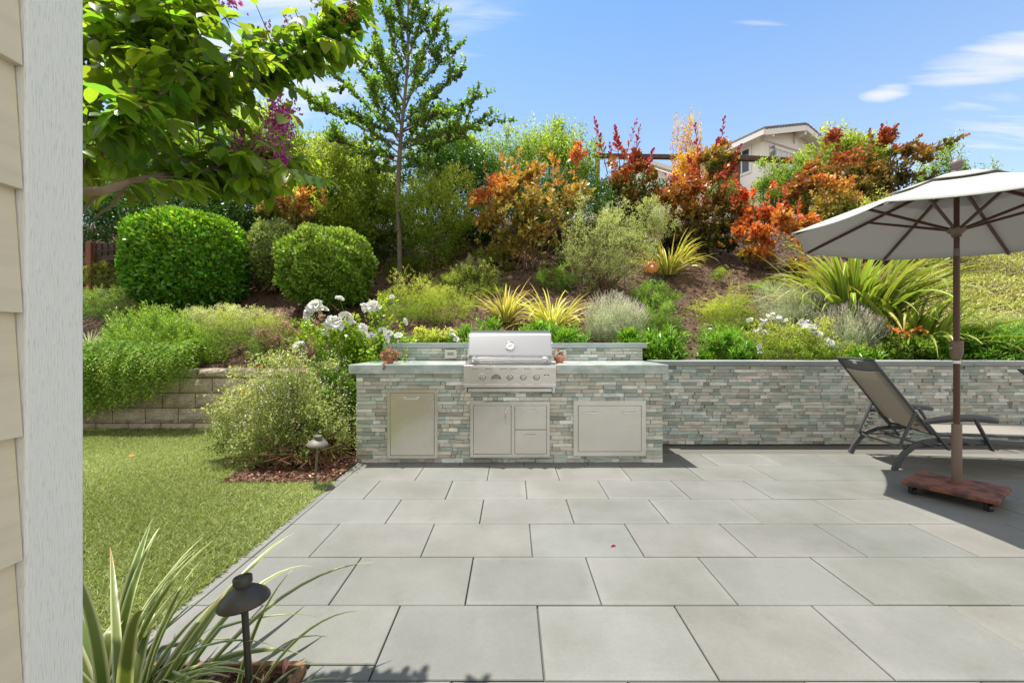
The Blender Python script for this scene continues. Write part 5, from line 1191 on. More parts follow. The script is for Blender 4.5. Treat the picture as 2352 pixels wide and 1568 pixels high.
straps('green_flax', 'outer flax clump drooping over the coping behind the umbrella pole', 'flax', (p[0], 5.75, float(Hz(p[0], 5.75))), 150, 1.05, .056, L_flaxg, 135, up=(.35, 1.45), droop=1.25, sp=.4)
straps('green_flax', 'small flax tuft hanging at the left edge of the big flax clump', 'flax', hillpos(1900, 690), 50, .85, .038, L_flaxg, 136, up=(.5, 1.3), droop=1.1, sp=.2)

# ---- lavender
def lavender(label, bbox, Y, seed, n, L, mt=L_silver, mt2=L_lav):
    t, c, r, rng = shrub('lavender', label, 'lavender', bbox, mt, Y=Y, ntw=n, nl=12, tl=.13, L=.034, Wd=.005, seed=seed, up=.7, spread=.35, fill=.3, group='grey lavender bushes', tone='h', stems=0, c0=.3)
    m_ = int(n * .42); tips, out, _ = blob(rng, m_, c, (r[0] * .95, r[1] * .9, r[2] * .85), .8, .15, -.1)
    T = nrm(out * .6 + np.array([0, 0, .8]) + rng.normal(size=(m_, 3)) * .15)
    P = tips[:, None] + T[:, None] * (np.linspace(0, .17, 9))[None, :, None]
    D = np.repeat(T[:, None], 9, 1) + rng.normal(size=(m_, 9, 3)) * .12
    leaves(P.reshape(-1, 3), D.reshape(-1, 3), .03, .006, rng, np.tile(np.linspace(0, 1, 9), m_), 'flower_spikes', mt2, t)
lavender('silver lavender mound behind the backsplash right of the grill', (1345, 680, 1482, 785), 5.9, 141, 1500, 1)
lavender('larger grey lavender bush behind the white flowered bush', (1760, 665, 1925, 790), 6.4, 142, 1900, 1)
lavender('grey lavender bush tumbling toward the coping by the lounger back', (1880, 715, 2015, 818), 5.7, 143, 1500, 1)
lavender('faint lavender tuft above the yellow green juniper mat', (1735, 655, 1830, 735), 6.9, 144, 500, 1)

# ---- bright strap-leaf border plants
G_b = 'bright green border plants along the wall'
def border(label, bbox, Y, seed, n=420):
    shrub('border_shrub', label, 'border plant', bbox, L_bright, Y=Y, ntw=n, nl=9, tl=.10, L=.085, Wd=.016, seed=seed, up=.75, spread=.35, ang=.9, fill=.25, lump=.2, group=G_b, tone='tip', stems=0, c0=.25, depth=.8)
border('bright green border plant behind the backsplash just left of the hood', (1045, 740, 1180, 800), 5.35, 151, 420)
border('bright green border plant behind the right half of the grill hood', (1170, 745, 1350, 800), 5.3, 152, 480)
border('bright green border plant beyond the right end of the backsplash', (1395, 765, 1500, 822), 5.35, 153, 380)
border('taller bright green border plant filling the corner by the backsplash end', (1460, 752, 1582, 832), 5.3, 154, 620)
border('bright green border plant left of the white flowered bush', (1605, 755, 1735, 832), 5.4, 155, 620)
border('small bright green border plant at the lounger headrest', (1930, 795, 2030, 832), 5.4, 156, 260)
border('wide bright green border plant right of the umbrella pole', (2170, 745, 2380, 832), 5.4, 157, 1100)
border('bright green border plant at the far right behind the second lounger', (2350, 745, 2600, 832), 5.4, 158, 1000)
border('bright green border plant just left of the umbrella pole', (2105, 775, 2190, 830), 5.3, 159, 260)

# ---- flowering bushes by the coping
t, c, r, rng = shrub('white_flower_bush', 'yellow green bush dotted with small white blooms above the coping', 'flowering bush', (1700, 735, 1935, 832), L_yel, Y=5.5, ntw=1900, nl=8, tl=.10, L=.026, Wd=.014, seed=161, tone='p', stems=8, sr=.006, c0=.3)
rd = random.Random(4); pts = []
for (x0, y0, x1, y1, k) in ((1845, 740, 1915, 790, 34), (1722, 733, 1760, 742, 8), (1765, 722, 1800, 735, 6), (1735, 755, 1760, 765, 6), (1738, 795, 1752, 808, 4), (1790, 735, 1850, 745, 6), (1905, 780, 1920, 800, 4)):
    for _ in range(k): f = rd.random(); pts.append((W(x0 + (x1 - x0) * f + rd.uniform(-6, 6), y0 + (y1 - y0) * f + rd.uniform(-6, 6), 5.12 + rd.uniform(-.05, .1)), rd.uniform(.018, .034)))
blooms(t, pts, BLW, 'bloom', 1)
t, c, r, rng = shrub('orange_flower_plant', 'grey green leafy plant topped with flat orange flower heads by the flax', 'flowering plant', (2025, 758, 2135, 832), L_mid, Y=5.3, ntw=300, nl=8, tl=.14, L=.07, Wd=.02, seed=162, tone='h', up=.7, stems=0, c0=.3)
pts = [(W(x, y, 5.2 + rd.uniform(-.05, .1)), rr) for x, y, rr in ((2045, 752, .045), (2058, 757, .05), (2068, 762, .045), (2082, 768, .05), (2092, 760, .04), (2108, 755, .05), (2122, 760, .045), (2078, 782, .04), (2070, 775, .04), (2088, 775, .035))]
blooms(t, pts, BLO, 'bloom', 2, .2)
mb = MB()
for p, _ in pts: mb.tube([(p[0] + .02, p[1] + .05, .95), p], [.005, .003], 5)
mb.build('flower_stalks', M_twigg, t)
shrub('yellow_bush', 'low golden green bush behind the left half of the backsplash', 'bush', (925, 752, 1062, 800), L_yel, Y=5.45, ntw=700, nl=7, tl=.10, L=.035, Wd=.014, seed=163, tone='p', stems=4, c0=.3)
t, c, r, rng = shrub('small_rose_bush', 'small rose bush with two white blooms beside the yellow bush', 'rose bush', (1010, 768, 1062, 800), L_yel, Y=5.35, ntw=90, nl=6, tl=.10, L=.04, Wd=.02, seed=164, stems=3)
blooms(t, [(W(1040, 771, 5.2), .045), (W(1049, 780, 5.2), .045), (W(1036, 760, 5.25), .03)], BLW, 'bloom', 3)
shrub('dusty_bush', 'pinkish beige dried flower bush behind the block wall', 'bush', (570, 715, 700, 800), L_dry, Y=6.1, ntw=520, nl=8, tl=.10, L=.022, Wd=.011, seed=165, tone='h', stems=6, c0=.3)
shrub('dusty_bush', 'brownish dried bush between the pink one and the white roses', 'bush', (670, 722, 770, 820), L_dry, Y=6.2, ntw=500, nl=8, tl=.10, L=.022, Wd=.010, seed=166, tone='p', stems=6, c0=.3)
mat_plant('small feathery rosemary tuft at the end of the block wall', (572, 765, 670, 832), L_rosem, 167, 5.95, 420, up=.7, L=.026)
straps('blue_grass', 'tuft of fine blue grey grass above the block wall at the far left', 'grass tuft', hillpos(205, 800), 90, .40, .006, L_silver, 168, droop=.8, sp=.08)

# ---- rosemary trailing over the block wall
t = thing('trailing_rosemary', 'large trailing rosemary mound hanging over the block wall', 'rosemary', (-4.9, 5.9, .86))
rng = np.random.default_rng(171)
tips, out, _ = blob(rng, 2300, (-5.15, 5.95, .85), (1.0, .62, .74), .35, .22, -.05)
tips = tips[tips[:, 2] > .8]; out = out[:len(tips)]
out = nrm(tips - np.array([-5.15, 5.95, .6]))
P, D, f = twigcloud(rng, tips, out, 15, .26, .03, .35, .28, .7)
ns = 900; sx = rng.uniform(-6.8, -4.12, ns); endz = .12 + .22 * np.abs(np.sin(sx * 2.4 + 1)) + rng.random(ns) ** 1.6 * .5 + np.clip((sx + 4.85) * .95, 0, .7)
PP = []; DD = []; FF = []
for i in range(ns):
    z0 = .95 + rng.random() * .25; y0 = 5.62 - rng.random() * .05; m_ = int((z0 - endz[i]) / .012)
    if m_ < 4: continue
    ff = np.linspace(0, 1, m_); bulge = .10 + rng.random() * .28
    yy = y0 - bulge * np.sin(np.minimum(ff * 2.2, 2.2)) ; zz = z0 + (endz[i] - z0) * ff ** 1.15 + .08 * np.sin(ff * 3.1); xx = sx[i] + np.sin(ff * 5 + i) * .04 + rng.normal() * .1 * ff
    pt = np.stack([xx, yy, zz], 1); tg = nrm(np.gradient(pt, axis=0)); th = np.arange(m_) * 2.4
    PP.append(pt); DD.append(tg * .55 + np.stack([np.cos(th), np.sin(th) * .8, np.full(m_, .15)], 1) * .8); FF.append(ff * .5 + rng.random() * .5)
P = np.vstack([P] + PP); D = np.vstack([D] + DD); tn = np.concatenate([f * .7 + .1] + FF)
leaves(P, D, .055, .0115, rng, tn + rng.normal(size=len(P)) * .1, 'foliage', L_rosem, t)
# ---- salvia and roses in the bed
t, c, r, rng = shrub('salvia_bush', 'pale airy small-leafed bush beside the lawn in front of the block wall', 'bush', (528, 822, 826, 1090), L_salvia, Y=4.25, ntw=5200, nl=8, tl=.13, L=.026, Wd=.013, seed=181, up=.5, spread=.5, fill=.25, lump=.25, tone='p', zb=.01, stems=90, sr=.005, stm=mat('reddish stems', (.20, .095, .05), .8), c0=.50, depth=.9)
tips, out, _ = blob(rng, 150, c, (r[0] * .86, r[1] * .86, r[2] * .92), .85, .15, .25)
mb = MB(); P = []
for p in tips:
    q = p + np.array([rng.normal() * .02, 0, .06 + rng.random() * .09]); mb.tube([tuple(p), tuple(q)], [.0012, .0008], 4)
    for k in range(5): P.append(p + (q - p) * (.4 + .15 * k))
tag(mb.build('flower_stalks', M_twigg, t), kind='stuff')
P = np.array(P); tag(leaves(P, rng.normal(size=P.shape) + [0, 0, .6], .016, .010, rng, .5, 'white_florets', M_petalw, t), kind='stuff')
pts_ = [W(590, 845, 4.0), W(602, 848, 4.0), W(622, 842, 4.1), W(690, 843, 4.1), W(700, 850, 4.0), W(560, 905, 3.9), W(682, 1093, 3.6), W(640, 1092, 3.6)]
P = np.vstack([np.array(p) + rng.normal(size=(7, 3)) * .012 for p in pts_]); leaves(P, rng.normal(size=P.shape), .022, .013, rng, .7, 'red_florets', leafmat('coral petal', [(0, (.5, .08, .05)), (1, (.6, .12, .08))], .5, .2, .2), t)
# woody tangle at its foot
mb = MB()
for i in range(150):
    a = np.array([-1.98 + np.clip(rng.normal(), -1.3, 1.3) * .22, 3.98 + np.clip(rng.normal(), -1.5, 2) * .14, .02]); th = rng.random() * 6.28; l = .15 + rng.random() * .30
    b = a + np.array([math.cos(th) * l, math.sin(th) * l - .05, .05 + rng.random() * .28]); mb.tube([tuple(a), tuple((a + b) / 2 + [0, 0, .06]), tuple(b)], [.004, .003, .0018], 5)
mb.build('bare_twigs', bpy.data.materials['reddish stems'], t)

t, c, r, rng = shrub('white_rose_bush', 'tall rose bush with large white blooms left of the island', 'rose bush', (705, 705, 945, 1060), leafmat('rose leaf', [(0, (.04, .10, .012)), (.5, (.10, .20, .015)), (.85, (.24, .32, .03)), (1, (.34, .30, .06))], .4, .35, .4), Y=4.95, ntw=1700, nl=7, tl=.16, L=.045, Wd=.026, shape='r', seed=182, up=.35, spread=.6, fill=.2, lump=.3, tone='h', zb=.01, stems=26, sr=.007, stm=M_twigg, c0=.60, depth=.55)
RB = [(723, 708, 24), (708, 722, 15), (738, 712, 15), (770, 742, 20), (795, 728, 16), (758, 745, 14), (852, 705, 20), (838, 703, 10), (866, 708, 10), (833, 753, 12), (886, 775, 12), (893, 766, 9), (685, 794, 14), (930, 738, 9), (915, 770, 9), (780, 686, 10), (809, 742, 9), (852, 770, 10), (878, 758, 9), (748, 768, 8), (900, 682, 6)]
blooms(t, [(W(x, y, 4.55), rr / F * 4.5 * 1.05) for x, y, rr in RB], BLW, 'bloom', 5, .6)
mb = MB()
for x, y, rr in RB: p = Vector(W(x, y, 4.57)); mb.tube([p, p + Vector((.03, .12, -.22))], [.0025, .004], 5)
mb.build('flower_stalks', M_twigg, t)
shrub('leafy_bush', 'dark leafy growth filling the gap against the left end of the island', 'bush', (700, 850, 828, 1060), L_hedge, Y=4.45, ntw=1000, nl=7, tl=.12, L=.04, Wd=.022, shape='r', seed=183, up=.3, zb=.01, tone='p', stems=12, depth=.9, fill=.25)

# ---- slender tree with cones
p0 = np.array(cast(917, 657)); YT = p0[1]
t = thing('slender_tree', 'slender young tree with a bare grey trunk and dark cones rising into the sky', 'tree', tuple(p0))
tr = [(917, 657), (918, 560), (914, 470), (916, 380), (922, 300), (930, 220), (938, 140), (936, 60), (940, -40), (944, -130)]
rng = np.random.default_rng(191); mb = MB()
TP = [Vector(W(x, y, YT)) for x, y in tr]; RR = [.058, .052, .050, .047, .040, .032, .026, .020, .012, .005]
TP[0] = Vector(p0) - Vector((0, 0, .1)); mb.tube(TP, RR, 12); mb.build('trunk', M_bark, t, smooth=True)
br = [((914, 372), (800, 330), (760, 318), -.8), ((916, 352), (850, 300), (800, 250), .3), ((917, 335), (760, 262), (655, 195), -.3), ((920, 320), (840, 240), (735, 140), .6), ((924, 290), (860, 220), (790, 95), -.5), ((930, 240), (880, 150), (855, 45), .4), ((935, 180), (900, 110), (880, 0), -.2),
      ((914, 365), (1000, 340), (1060, 318), .5), ((918, 345), (1010, 310), (1100, 290), -.6), ((920, 330), (1040, 290), (1182, 276), .2), ((922, 305), (1010, 260), (1125, 215), .5), ((926, 280), (1000, 220), (1068, 160), -.5), ((932, 230), (1000, 150), (1068, 95), .2), ((936, 180), (985, 120), (1020, 20), -.4), ((938, 130), (970, 60), (985, -30), .3), ((918, 360), (860, 350), (770, 360), .9),
      ((916, 350), (960, 300), (985, 230), .9), ((919, 330), (870, 260), (850, 180), -.9), ((930, 250), (960, 180), (975, 90), .8), ((925, 290), (880, 210), (905, 100), .7), ((936, 150), (910, 70), (925, -40), .2), ((914, 400), (880, 385), (840, 395), .4), ((915, 390), (960, 375), (1000, 385), -.4),
      ((920, 310), (820, 280), (720, 240), .5), ((922, 300), (1000, 250), (1040, 260), -1.0), ((938, 100), (950, 20), (960, -60), .5), ((938, 90), (915, 20), (900, -50), -.4), ((928, 270), (890, 180), (830, 130), .9)]
mb = MB(); P = []; D = []; tn = []; CN = []
BR = [(Vector(W(*a, YT)), Vector(W(*b, YT + dy * .5)), Vector(W(*c, YT + dy))) for a, b, c, dy in br]
for A, B, C_ in list(BR):
    Lm = (C_ - A).length
    for k in range(3):
        f = rng.uniform(.25, .85); q0 = A.lerp(B, f * 2) if f < .5 else B.lerp(C_, f * 2 - 1); ax = (C_ - A).normalized()
        d = (ax * .6 + Vector(rng.normal(size=3) * [.6, .7, .35]) + Vector((0, 0, .35))).normalized(); l_ = Lm * rng.uniform(.18, .42) * (1.1 - f * .5)
        BR.append((q0, q0 + d * l_ * .5 + Vector((0, 0, -.02)), q0 + d * l_ + Vector((0, 0, .05))))
for A, B, C_ in BR:
    pts = [A.lerp(B, f) * (1 - f) + B.lerp(C_, f) * f for f in np.linspace(0, 1, 8)]
    L_ = (C_ - A).length; r0 = .010 + .006 * L_; mb.tube(pts, [r0 * (1 - .85 * i / 7) for i in range(8)], 6)
    ns_ = int(4 + L_ * 19)
    for i in range(ns_):
        f = .12 + .88 * (i + rng.random()) / ns_; k = min(6, int(f * 7)); q = pts[k].lerp(pts[k + 1], f * 7 - k)
        d = Vector(rng.normal(size=3)); d.z = abs(d.z) * .6 + .1; d.normalize(); tl = (.06 + rng.random() ** 2 * .36) * (1.15 - f * .5); e = q + d * tl * .8 + (C_ - A).normalized() * tl * .25 + Vector((0, 0, tl * .1))
        mb.tube([q, e], [.0035, .0015], 4)
        nj = int(8 + tl * 46)
        for j in range(nj): 
            s_ = (j + .5) / nj; P.append(tuple(q.lerp(e, s_))); D.append(rng.normal(size=3) + [0, 0, .25]); tn.append(rng.random() * .55 + .3 * s_)
        if rng.random() < .05: CN.append(q + Vector((rng.normal() * .03, rng.normal() * .03, -.04)))
mb.build('branch', M_bark, t)
for x, y in ((900, 488), (912, 476), (932, 488), (938, 500), (870, 500), (890, 462), (972, 478), (955, 495), (895, 478), (885, 500), (880, 455), (928, 452), (940, 480), (950, 470), (965, 505), (905, 510), (925, 512), (948, 512), (958, 470), (985, 505), (878, 515), (930, 498)):
    A = Vector(W(917, y + 10, YT)); B = Vector(W(x, y, YT - .1)); CN.append(B)
P = np.array(P); Ls = .056 * (.6 + rng.random(len(P)) * .8); leaves(P, np.array(D), Ls, Ls * .62, rng, np.array(tn), 'crown', L_sap, t, shape='r')
for y in (500, 470, 445, 515, 430, 415):
    for s_ in (-1, 1):
        mb = MB(); A = Vector(W(917, y + 12, YT)); B = A + Vector((s_ * (.2 + rng.random() * .3), rng.normal() * .2, rng.random() * .12)); mb.tube([A, B], [.005, .002], 4); mb.build('twig', M_bark, t)
cm = MB(); cm.lathe((0, 0, 0), [(.002, -.034), (.018, -.03), (.028, -.012), (.03, .004), (.022, .022), (.008, .032)], 9); 
cproto = cm.build('cone', M_cone, t)
cproto.location = CN[0] - Vector(p0)
me = cproto.data; me.transform(Matrix.Translation(Vector(p0)))
for q in CN[1:95]:
    o = link('cone', me, t, q - Vector(p0)); s_ = rng.uniform(.8, 1.5); o.scale = (s_, s_, s_ * 1.1); o.rotation_euler = (rng.uniform(-.6, .6), rng.uniform(-.6, .6), 0)

# ---- crape myrtle in the foreground
t = thing('crape_myrtle', 'large-leafed crape myrtle branches with purple flowers reaching in at the upper left', 'tree', (-2.15, 1.75, 0))
rng = np.random.default_rng(201); mb = MB(); CD = lambda y: 1.0 + (y - 1.0) * .64
mb.tube([(-2.15, 1.75, -.02), (-2.12, 1.73, .8), (-2.05, 1.7, 1.35), (-2.0, 1.66, 1.9), (-1.95, 1.66, 2.5), (-1.9, 1.7, 3.1)], [.06, .05, .045, .04, .03, .012], 12); mb.build('trunk', M_barkl, t, smooth=True)
main = [[(-95, 520, 1.95), (60, 480, 1.8), (185, 318, 1.30), (232, 300, 1.28), (300, 285, 1.27), (350, 240, 1.35), (420, 170, 1.75), (520, 150, 1.9)],
        [(40, 500, 1.8), (150, 442, 1.25), (240, 438, 1.22), (290, 420, 1.28), (380, 400, 1.6), (470, 392, 1.75), (580, 385, 1.9), (660, 340, 2.05)],
        [(185, 318, 1.62), (192, 240, 1.6), (205, 140, 1.6), (240, 40, 1.6), (300, -60, 1.65)],
        [(350, 240, 1.65), (300, 140, 1.6), (330, 70, 1.65), (345, -30, 1.7)],
        [(420, 170, 1.75), (380, 110, 1.7), (420, 30, 1.7), (480, -60, 1.75)],
        [(300, 285, 1.6), (360, 220, 1.6), (460, 215, 1.75), (560, 190, 1.9), (650, 140, 2.0), (720, 90, 2.05), (770, 10, 2.1)],
        [(650, 140, 2.0), (700, 110, 2.05), (760, 60, 2.1), (812, 30, 2.15)],
        [(420, 240, 1.7), (500, 250, 1.8), (560, 300, 1.9), (620, 330, 2.0), (660, 300, 2.05)],
        [(290, 422, 1.5), (260, 470, 1.45), (215, 500, 1.4)], [(240, 436, 1.5), (210, 460, 1.45), (190, 490, 1.4)]]
TW = []
for mi, path in enumerate(main):
    pts = [Vector(W(q[0], q[1], CD(q[2]))) for q in path]; n_ = len(pts); r0 = .017 if mi < 2 else .008
    if mi < 2: pts.insert(0, Vector((-2.07, 1.71, 1.1))); n_ += 1; path = [(-95, 500, 1.9)] + path
    mb = MB(); mb.tube(pts, [max(.0025, r0 * (1 - .8 * i / (n_ - 1))) for i in range(n_)], 8); mb.build('branch', M_barkl, t, smooth=True)
    for i in range(n_ - 1):
        if path[i + 1][0] < 182: continue
        for j in range(4): TW.append((pts[i].lerp(pts[i + 1], (j + rng.random()) / 4), (pts[i + 1] - pts[i]).normalized(), 0))
# random fill twigs over the dense part
for i in range(112):
    x = 150 + rng.random() ** 1.1 * 400; y = rng.uniform(-60, 400) if x < 420 else rng.uniform(-60, 230); 
    if x > 440 and y < 110: x -= 90
    Yk = 1.22 + rng.random() * .6; TW.append((Vector(W(x, y, Yk)), Vector((rng.normal() * .5 + .6, rng.normal() * .6, rng.normal() * .5)).normalized(), 1))
for i in range(60):
    f = rng.random(); x = 290 + f * 350; y = 372 + rng.normal() * 28 - max(0, f - .6) * 50; TW.append((Vector(W(x, y, CD(1.6 + rng.random() * .5))), Vector((.7 + rng.normal() * .3, rng.normal() * .5, rng.normal() * .25)).normalized(), 0))
for i in range(46):
    f = rng.random(); x = 450 + f * 330; y = 215 - f * 170 + rng.normal() * 24; TW.append((Vector(W(x, y, CD(1.9 + rng.random() * .25))), Vector((.7, rng.normal() * .4, .35 + rng.normal() * .3)).normalized(), 0))
P = []; D = []; tn = []; LL = []; NV = []; mb = MB()
for a, d0, kd in TW:
    d = (d0 + Vector(rng.normal(size=3) * .45)).normalized(); d.z -= .05; tl = .085 + rng.random() * .11; e = a + d * tl
    px = 1176 + F * e.x / e.y
    if e.y < .92 or 781 - F * (a.z - 1.19) / a.y > 425: continue
    mb.tube([a, a.lerp(e, .5) + Vector((0, 0, .008)), e], [.0026, .002, .0012], 5)
    nl_ = int(tl / .028) + 1; sdv = d.cross(Vector((0, 0, 1))).normalized()
    bt_ = rng.random()
    for j in range(nl_):
        f = (j + .6) / nl_; q = a.lerp(e, f)
        for s_ in (-1, 1):
            dd = d * .45 + sdv * s_ * .75 + Vector((rng.normal() * .25, rng.normal() * .25, -.35 + rng.normal() * .3)); P.append(tuple(q)); D.append(tuple(dd)); tn.append(.15 + .5 * bt_ + .3 * f * rng.random()); LL.append(.066 * (.75 + .5 * rng.random()) * (1 - .35 * f * (f > .8)))
            nvv = Vector((rng.normal() * .35, rng.normal() * .35 - .1, 1)); NV.append(tuple(nvv))
    P.append(tuple(e)); D.append(tuple(d + Vector((0, 0, -.2)))); tn.append(.6); LL.append(.06); NV.append((0, -.3, 1))
mb.build('twig', M_barkl, t)
P = np.array(P); D = np.array(D); LL = np.array(LL); NV = nrm(np.array(NV)); tn = np.array(tn)
pxs = 1176 + F * P[:, 0] / P[:, 1]; pys = 781 - F * (P[:, 2] - 1.19) / P[:, 1]; rr_ = rng.random(len(P)); keep = (P[:, 1] > 1.0) & (pys < 438) & ~((pxs > 592) & (pxs < 705) & (pys > 215) & (pys < 350) & (rr_ < .9)) & ~((pxs > 520) & (pys > 215) & (pys < 330) & (rr_ < .6)) & ~((pxs > 520) & (pxs < 640) & (pys < 70) & (rr_ < .8)) & ~((pxs > 400) & (pys > 250) & (pys < 345) & (rr_ < .55)) & (rng.random(len(P)) < .90); P, D, LL, NV, tn = P[keep], D[keep], LL[keep], NV[keep], tn[keep]
leaves(P, D, LL, LL * .54, rng, tn, 'crown', L_crape, t, nvec=NV, shape='c')
# panicles
def panicle(px, py, Yk, w_, h_, n, mt, r_, nm):
    Yk = CD(Yk) - .1; w_ *= .72; h_ *= .8; r_ *= .8; n = int(n * 1.8); c = np.array(W(px, py, Yk)); q = rng.normal(size=(n, 3)) * [w_ / 2.4, w_ / 3, h_ / 2.4]; P = c + q
    leaves(np.repeat(P, 5, 0), rng.normal(size=(n * 5, 3)), r_, r_ * .8, rng, rng.random(n * 5), nm, mt, t)
panicle(648, 270, 2.05, .085, .10, 60, L_purple, .013, 'flower_cluster'); panicle(640, 300, 2.05, .07, .10, 45, L_purple, .013, 'flower_cluster'); panicle(628, 280, 2.05, .06, .04, 22, L_purple, .012, 'flower_cluster'); panicle(660, 250, 2.05, .06, .03, 16, L_purple, .012, 'flower_cluster')
panicle(545, 325, 1.95, .045, .05, 14, L_purple, .012, 'flower_cluster'); panicle(600, 335, 2.0, .06, .05, 14, L_purple, .012, 'flower_cluster'); panicle(645, 368, 2.0, .045, .06, 30, L_purple, .012, 'flower_cluster')
panicle(245, 352, 1.7, .02, .02, 12, L_purple, .012, 'flower_cluster'); panicle(310, 348, 1.75, .02, .02, 8, L_purple, .012, 'flower_cluster'); panicle(530, -2, 1.8, .06, .03, 20, L_purple, .012, 'flower_cluster')
panicle(615, 75, 2.0, .07, .06, 26, L_bud, .008, 'bud_cluster'); panicle(665, 55, 2.05, .05, .07, 26, L_bud, .008, 'bud_cluster'); panicle(735, 10, 2.1, .06, .06, 20, L_bud, .008, 'bud_cluster'); panicle(805, 30, 2.15, .06, .10, 30, L_bud, .008, 'bud_cluster'); panicle(600, 325, 2.0, .10, .06, 26, L_bud, .008, 'bud_cluster')

# ---- foreground flax
t = straps('variegated_flax', 'cream edged flax with long arching blades in the near left bed', 'flax', (-1.17, 1.25, .0), 38, .70, .038, L_flaxv, 211, up=(.6, 1.5), droop=.95, sp=.13, nseg=12)
straps('variegated_flax', 'second cream edged flax clump low against the white corner board', 'flax', (-1.33, 1.32, .0), 28, .62, .036, L_flaxv, 212, up=(.7, 1.5), droop=.8, sp=.11, nseg=12)
straps('variegated_flax', 'few thin flax blades sprawling right past the near path light', 'flax', (-.88, 1.30, .0), 8, .44, .016, L_flaxv, 213, up=(.3, 1.35), droop=1.1, sp=.05, nseg=12, az=(.1, .7))

# ---- pots on the counter
p = W(1287, 827, 4.45)
def pot(c, r, h, name, label, cat='plant pot'):
    t = thing(name, label, cat, c)
    mb = MB(); mb.lathe(c, [(.0001, .001), (r * .66, .001), (r * .98, h * .72), (r * 1.08, h * .74), (r * 1.08, h), (r * .96, h), (r * .92, h * .84), (.0001, h * .84)], 28); mb.build('pot', M_terra, t, smooth=True); return t
px_, py_, pz_ = W(1287, 829, 4.30)
t = pot((px_, 4.38, CT + .0005), .056, .062, 'terracotta_pot', 'small terracotta pot with a red and peach succulent on the counter right of the grill')
rng = np.random.default_rng(221)
def rosette(t, c, r, n, mt, nm, tone):
    th = np.arange(n) * 2.4; el = np.linspace(.1, 1.35, n); D = np.stack([np.cos(th) * np.cos(el), np.sin(th) * np.cos(el), np.sin(el)], 1); rr = r * np.linspace(1, .55, n)
    leaves(np.repeat(np.array([c]), n, 0), D, rr, rr * .55, rng, tone, nm, mt, t, nvec=nrm(np.array([[0, 0, 1.]]) - D * .3), shape='c')
cx, cy, cz = px_, 4.38, CT + .058
for dx, dy, dz, r_, tt in ((-.03, -.02, .012, .035, .75), (.0, -.01, .03, .038, .6), (.03, -.015, .015, .034, .8), (.02, .02, .045, .03, .5), (-.01, .01, .062, .03, .6), (.035, 0, .05, .028, .7)): rosette(t, (cx + dx, cy + dy, cz + dz), r_, 14, L_succ, 'rosette', tt)
rosette(t, (cx - .018, cy - .02, cz + .062), .03, 16, L_red, 'rosette', .4)
px_, _, _ = W(893, 833, 4.18)
c = (px_ + .0, 4.22, CT + .0005)
t = pot(c, .045, .055, 'succulent_pot', 'overflowing pink and brown trailing succulent in a clay pot on the left of the counter')
mb = MB()
for k in range(110):
    d = nrm(rng.normal(size=(1, 3)) * [1, 1, .8] + [[0, -.1, .25]])[0]; q = np.array([c[0], c[1], CT + .075]) + d * [.085, .07, .062] * (.8 + .3 * rng.random()); q[2] = max(q[2], CT + .012)
    n_ = 10; th = np.arange(n_) * 2.4
    P = q + np.stack([np.cos(th) * .006, np.sin(th) * .006, np.linspace(-.008, .01, n_)], 1); D = np.stack([np.cos(th), np.sin(th), np.linspace(-.2, .9, n_)], 1)
    (QP, QD) = (P, D) if k == 0 else (np.vstack([QP, P]), np.vstack([QD, D]))
leaves(QP, QD, .017, .010, rng, rng.random(len(QP)), 'succulent_stems', L_succ, t)
P = np.array([[c[0] - .0 + rng.normal() * .004, 4.03 - .008 + rng.normal() * .003, CT + .01 - .0035 * k] for k in range(16) for _ in range(3)]); leaves(P, rng.normal(size=P.shape) + [0, -.4, -.3], .014, .010, rng, rng.random(len(P)), 'trailing_strand', L_succ, t)
P = np.array([[c[0], 4.22 - .012 * k, CT + .012] for k in range(16) for _ in range(3)]) + rng.normal(size=(48, 3)) * .003; leaves(P, rng.normal(size=P.shape) + [0, -.2, .3], .014, .010, rng, rng.random(len(P)), 'trailing_strand', L_succ, t)

# ---- metal flower stake
fp = W(1497, 613, 6.75); bp_ = cast(1525, 700); fp = W(1497, 613, bp_[1] - .1)
t = thing('metal_flower_stake', 'orange metal flower ornament on a dark green stake among the junipers', 'garden ornament', bp_)
fv = Vector(fp); mb = MB(); s1 = Vector(W(1508, 645, bp_[1] - .03)); mb.tube([Vector(bp_) - Vector((0, 0, .1)), s1, fv + Vector((0, .02, 0))], [.007, .007, .005], 8); mb.build('stake', M_metalg, t, smooth=True)
Mf = Vector((-.05, -1, .12)).normalized().to_track_quat('Z', 'Y').to_matrix()
for ring, (n_, r_, w_, zz) in enumerate(((12, .115, .05, -.004), (12, .09, .04, .006))):
    for k in range(n_):
        a = 2 * math.pi * (k + ring * .5) / n_; d = Vector((math.cos(a), math.sin(a), 0)); s_ = Vector((-math.sin(a), math.cos(a), 0)); mb = MB()
        pr = [(.02, .012, 0), (.45, .9, .014), (.75, 1.0, .018), (.93, .6, .010), (1.0, .0, .0)]
        vs = [fv + Mf @ (d * r_ * f + s_ * w_ * .5 * h * q + Vector((0, 0, zz + dz_ - abs(q) * .006))) for f, h, dz_ in pr for q in (-1, 0, 1)]
        mb.add(vs, [(i * 3 + j, i * 3 + j + 1, (i + 1) * 3 + j + 1, (i + 1) * 3 + j) for i in range(4) for j in (0, 1)]); mb.build('petal', M_metalo, t, smooth=True)
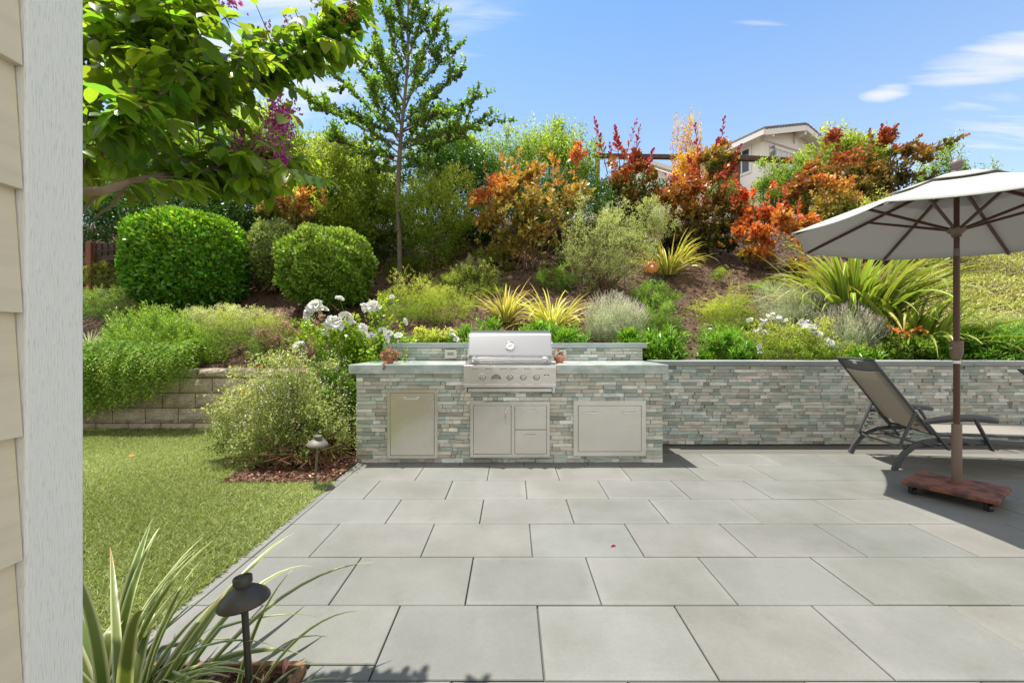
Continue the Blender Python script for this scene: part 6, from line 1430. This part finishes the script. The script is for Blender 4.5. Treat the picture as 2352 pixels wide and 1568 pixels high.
mb = MB(); mb.lathe(fv + Mf @ Vector((0, 0, .012)), [(.0001, 0), (.03, 0), (.027, .012), (.015, .022), (.0001, .025)], 16, Mf); mb.build('flower_centre', M_white, t, smooth=True)
for s_ in (-1, 1):
    a = s1 + Vector((0, -.01, -.05)); b = a + Vector((s_ * .11, -.03, .05)); mb = MB(); md_ = a.lerp(b, .5)
    mb.add([a, md_ + Vector((0, .0, .04)), b, md_ + Vector((0, -.01, -.045)), md_ + Vector((0, -.02, 0))], [(0, 4, 1), (1, 4, 2), (2, 4, 3), (3, 4, 0)]); mb.build('metal_leaf', M_metalg, t)

# ---- small debris: fallen leaf, stones in the mulch
rd = random.Random(9)
for (x, y, r_, lb) in ((1530 + 66, 613, .05, 'small white stone on the mulch right of the striped flax'), (1632, 757, .03, 'tiny pale stone on bare mulch above the wall')):
    q = cast(x, y); mb = MB(); mb.lathe((0, 0, 0), [(.0001, -.5), (.8, -.3), (1, 0), (.7, .4), (.0001, .55)], 9)
    mb.v = [(v[0] * r_ * 1.2 + q[0], v[1] * r_ + q[1], v[2] * r_ + q[2] + r_ * .3) for v in mb.v]; tag(mb.build('stone', M_white), lb, 'stone')
q = W(1403, 1258, 1142.4 / (1258 - 781)); rng = np.random.default_rng(3)
tag(leaves(np.array([[q[0], q[1], .006]]), np.array([[1, .3, .1]]), .035, .018, rng, .5, 'fallen_leaf', L_red, None, shape='c'), 'single small dark red fallen leaf on the pavers', 'leaf')
q = W(295, 1052, 1142.4 / (1052 - 781))
tag(leaves(np.array([[q[0], q[1], .03]]), np.array([[1, .1, .1]]), .06, .03, rng, .9, 'fallen_leaf', L_peach, None, shape='c'), 'single pale fallen leaf on the lawn', 'leaf')
n = 26; x = rng.uniform(-1.45, 1.45, n); y = FY - .01 - rng.random(n) ** 3 * .25; P = np.stack([x, y, np.full(n, .007)], 1); 
tag(leaves(P, rng.normal(size=(n, 3)) * [1, 1, .1], .02, .012, rng, rng.random(n), 'leaf_litter', L_chip, None, shape='r'), 'scattered bits of dry leaf litter at the foot of the island', 'litter', None, 'stuff')
